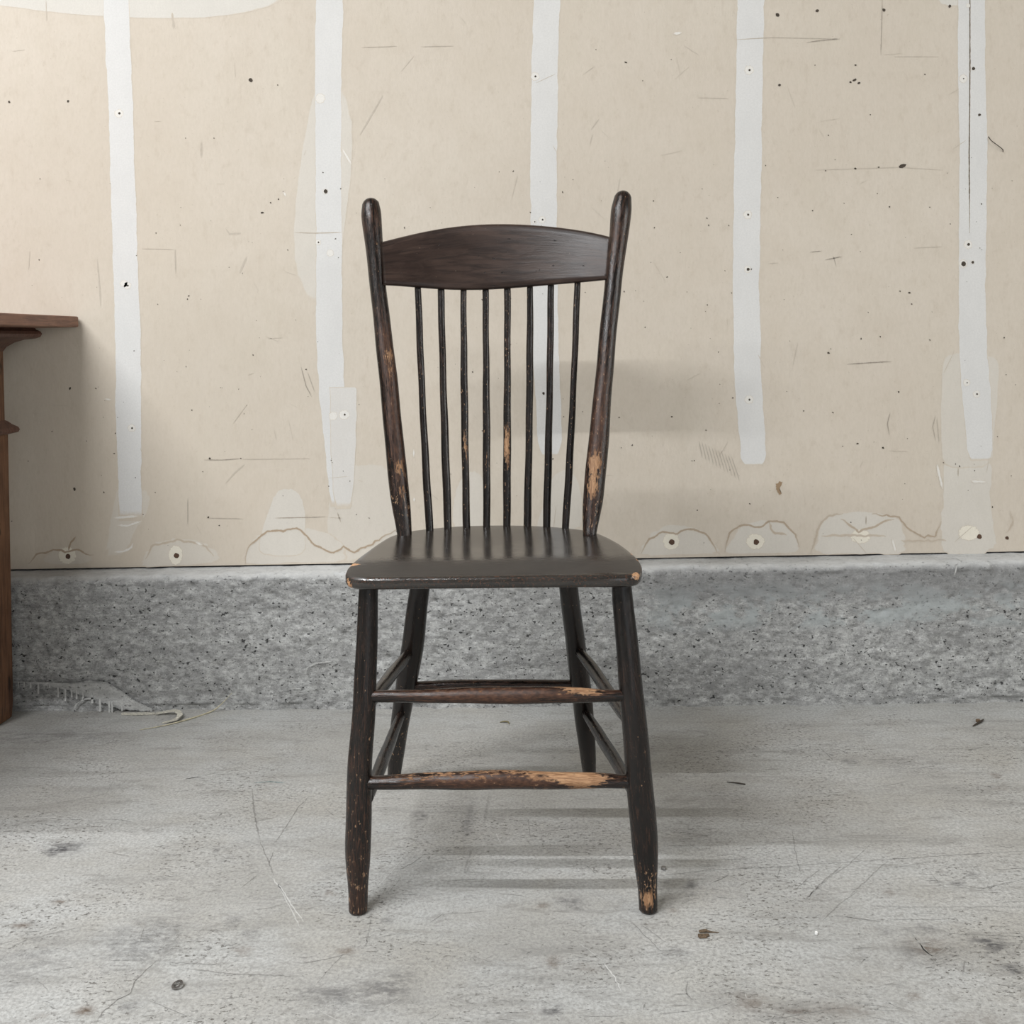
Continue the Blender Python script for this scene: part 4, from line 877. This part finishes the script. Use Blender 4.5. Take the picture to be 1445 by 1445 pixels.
def tleg(cx, cy):
    lg = sq_profile('leg', cx, cy, [(.001, .0285), (.03, .0305), (.10, .031), (.534, .033), (.55, .0295), (.71, .0295)], m_tl, table)
    undt(lg)
    mo = sq_profile('moulding', cx, cy, [(.533, .034), (.536, .046), (.541, .048), (.546, .046), (.552, .038), (.557, .034), (.560, .030)], m_td, lg); mo.matrix_parent_inverse = Matrix.Identity(4)
    ca = sq_profile('moulding', cx, cy, [(.690, .030), (.698, .034), (.706, .044), (.711, .056), (.713, .071), (.716, .077), (.7215, .0795), (.727, .077), (.730, .072), (.7333, .070)], m_td, lg)
LX, LY = -1.075, 1.803-.0
for cx, cy in ((LX, 1.799), (LX, 1.24), (-2.15, 1.799), (-2.15, 1.24)): tleg(cx, cy)
for a, b in (((-2.12, 1.785, .62), (LX-.03, 1.805, .7334)), ((-2.12, 1.23, .62), (LX-.03, 1.25, .7334)), ((LX-.012, 1.27, .62), (LX+.008, 1.77, .7334)), ((-2.16, 1.27, .62), (-2.14, 1.77, .7334))):
    undt(box('apron', a, b, m_tl, table))

# ================================================================== SMALL THINGS
m_straw = plain('dry_straw', (.46, .42, .30), .7); m_caulk = plain('old_caulk', (.50, .48, .41), .7, sc=300); m_metal = plain('dull_steel', (.30, .29, .28), .35, .9)
m_leafd = plain('dry_leaf', (.13, .085, .05), .8, sc=300); m_rusty = plain('rusty_fragment', (.11, .075, .045), .75, sc=400, var=.5); m_wire = plain('dark_wire', (.035, .026, .016), .5); m_white = plain('white_grit', (.8, .8, .78), .5)
def swire(name, pts, rads, mat, label, cat, n=40, seg=8, caps=('round', 'round')):
    K = [(*p, r) for p, r in zip(pts, rads)]
    o = tube(name, K, mat, None, n=n, seg=seg, caps=caps, wob_=0.)
    return tag(o, label, cat)
P3 = lambda u, v, z: tuple(atz(u, v, z))
a = aty(327, 978, SY-.010)
swire('grass_stem', [P3(197, 1030, .0012), P3(230, 1024, .0016), P3(262, 1016, .0018), P3(300, 1003, .003), tuple(aty(313, 993, SY-.012)), tuple(a)], [.0005, .0010, .0015, .0014, .0009, .0004], m_straw, 'thin dry grass stem lying on the floor and leaning on the concrete wall', 'grass')
# peeled caulk curl
def bandcurl(name, pts, wv, tk, mat, label, cat):
    K, _ = catmull([(*p, 0) for p in pts], 26); V = []
    for i, q in enumerate(K):
        t = i/25; w_ = wv*(.25+.75*math.sin(math.pi*min(1, .15+t*.8))); c = q[:3]; tg = K[min(25, i+1), :3]-K[max(0, i-1), :3]; tg /= np.linalg.norm(tg); sd = np.cross(tg, [0, 0, 1.]); sd /= np.linalg.norm(sd)+1e-9
        upv = np.cross(sd, tg)
        for a_, b_ in ((-1, -1), (1, -1), (1, 1), (-1, 1)): V.append(c+sd*w_*a_*.5*(1+.2*math.sin(i*1.7))+upv*tk*b_)
    Fc = [(i*4+j, i*4+(j+1) % 4, i*4+4+(j+1) % 4, i*4+4+j) for i in range(25) for j in range(4)]+[(3, 2, 1, 0), (100, 101, 102, 103)]
    return tag(link(name, mesh(name, V, Fc), mat), label, cat)
bandcurl('caulk_curl', [P3(220, 1007, .003), P3(236, 1004, .006), P3(248, 1003, .009), P3(254, 1008, .008), P3(248, 1015, .005), P3(229, 1020, .0015)], .0095, .0009, m_caulk, 'curled strip of peeled cream caulk on the floor beside the dry grass stem', 'caulk')
bandcurl('caulk_strip', [P3(172, 1007, .002), P3(190, 1007.5, .0022), P3(205, 1007, .0022), P3(219, 1007, .002)], .008, .0012, m_caulk, 'flat pale strip of caulk along the foot of the concrete wall', 'caulk')
# steel washer
def washer(c, ro, ri, h, tilt, mat):
    V = []; n = 28
    for (r, z) in ((ri, 0), (ro*.97, 0), (ro, h*.3), (ro*.96, h), (ri*1.05, h), (ri, h*.7)):
        for i in range(n): an = 2*math.pi*i/n; V.append((r*math.cos(an), r*math.sin(an), z))
    Fc = [(k*n+i, k*n+(i+1) % n, ((k+1) % 6)*n+(i+1) % n, ((k+1) % 6)*n+i) for k in range(6) for i in range(n)]
    o = link('washer', mesh('washer', V, Fc), mat, smooth=False); o.location = (c[0], c[1], .0022); o.rotation_euler = tilt; return o
tag(washer(fl(250.5, 1393), .0062, .0036, .0014, (.12, -.2, 0), m_metal), 'small dull steel washer lying on the concrete floor, lower left', 'washer')
def chip(name, u, v, outline, h, mat, label, cat, lift=.0012, curl=.0):
    c = fl(u, v); V = []; n = len(outline)
    for k, z in ((1, 0), (1.03, h*.5), (.9, h)):
        for x, y in outline: V.append((x*k, y*k, z+curl*(abs(x)*8)**2*.02))
    V.append((0, 0, h*1.05+0)); V.append((0, 0, 0))
    Fc = [(k*n+i, k*n+(i+1) % n, (k+1)*n+(i+1) % n, (k+1)*n+i) for k in range(2) for i in range(n)]
    Fc += [(2*n+i, 2*n+(i+1) % n, 3*n) for i in range(n)]+[((i+1) % n, i, 3*n+1) for i in range(n)]
    o = link(name, mesh(name, V, Fc), mat); o.location = (c[0], c[1], lift*.5); return tag(o, label, cat)
def leafout(l, w_, a, n=10):
    return [(l*math.cos(t)*math.cos(a)-w_*math.sin(t)*math.sin(a)*abs(math.sin(t))**.5, l*math.cos(t)*math.sin(a)+w_*math.sin(t)*math.cos(a)*abs(math.sin(t))**.5) for t in [2*math.pi*i/n for i in range(n)]]
swire('bark_sliver', [P3(1373, 1024.5, .0015), P3(1379, 1021, .0022), P3(1384, 1018, .0026), P3(1388, 1015, .002)], [.0009, .0016, .0018, .0008], m_wire, 'dark sliver of bark on the floor near the right edge of the photo', 'debris', n=14)
chip('dry_leaf_bit', 1380, 1018.5, leafout(.0046, .0035, .4, 9), .0035, m_leafd, 'crumpled brown leaf bit resting against the dark bark sliver', 'leaf')
swire('leaf_curl', [P3(706, 1019, .0012), P3(712, 1018, .0024), P3(717, 1018.5, .0028), P3(718, 1021.5, .0014)], [.0008, .0014, .0014, .0006], plain('tan_leaf', (.20, .17, .09), .8), 'small curled tan leaf piece on the floor behind the chair', 'leaf', n=16)
swire('twig', [P3(1026, 1103.5, .0010), P3(1038, 1104.5, .0014), P3(1051, 1106.5, .0012)], [.0005, .0010, .0011], m_wire, 'short dark twig on the floor right of the chair', 'twig', n=14)
swire('wood_splinter', [P3(988, 1314, .0018), P3(996, 1313.5, .0018), P3(1003, 1315, .0012), P3(1014, 1315.5, .0008)], [.0016, .0018, .0009, .0004], m_rusty, 'pale brown wood splinter with a thin tail, above the dark rusty chip', 'splinter', n=18)
chip('rusty_chip', 993, 1322, [(-.006, .0025), (.0065, .0030), (.006, -.0005), (.0025, -.0012), (.0035, -.0035), (-.0055, -.0040), (-.0065, -.001)], .0018, m_rusty, 'small dark rusty chip on the floor right of the front leg', 'debris')
chip('pebble', 936.5, 1227, leafout(.0036, .0034, .3, 9), .003, m_metal, 'tiny glinting grey pebble beside the right front leg', 'pebble')
chip('white_crumb', 1152, 1319, leafout(.0018, .0018, .2, 8), .0026, m_white, 'tiny white crumb alone on the floor at lower right', 'crumb')
chip('white_crumb', 559, 1050.5, leafout(.0030, .0022, .5, 8), .004, m_white, 'tiny white crumb on the floor beside the left rear leg', 'crumb')
# bent wire on the plasterboard
wp = [tuple(aty(u, v, WY-d_)) for u, v, d_ in ((1395, 193, .0005), (1398.5, 198, .004), (1405, 203, .006), (1411, 207.5, .005), (1415, 211, .004), (1415.3, 214, .0005))]
swire('bent_wire', wp, [.00075]*6, m_wire, 'thin dark bent wire sticking out of the wall at upper right', 'wire', n=30)
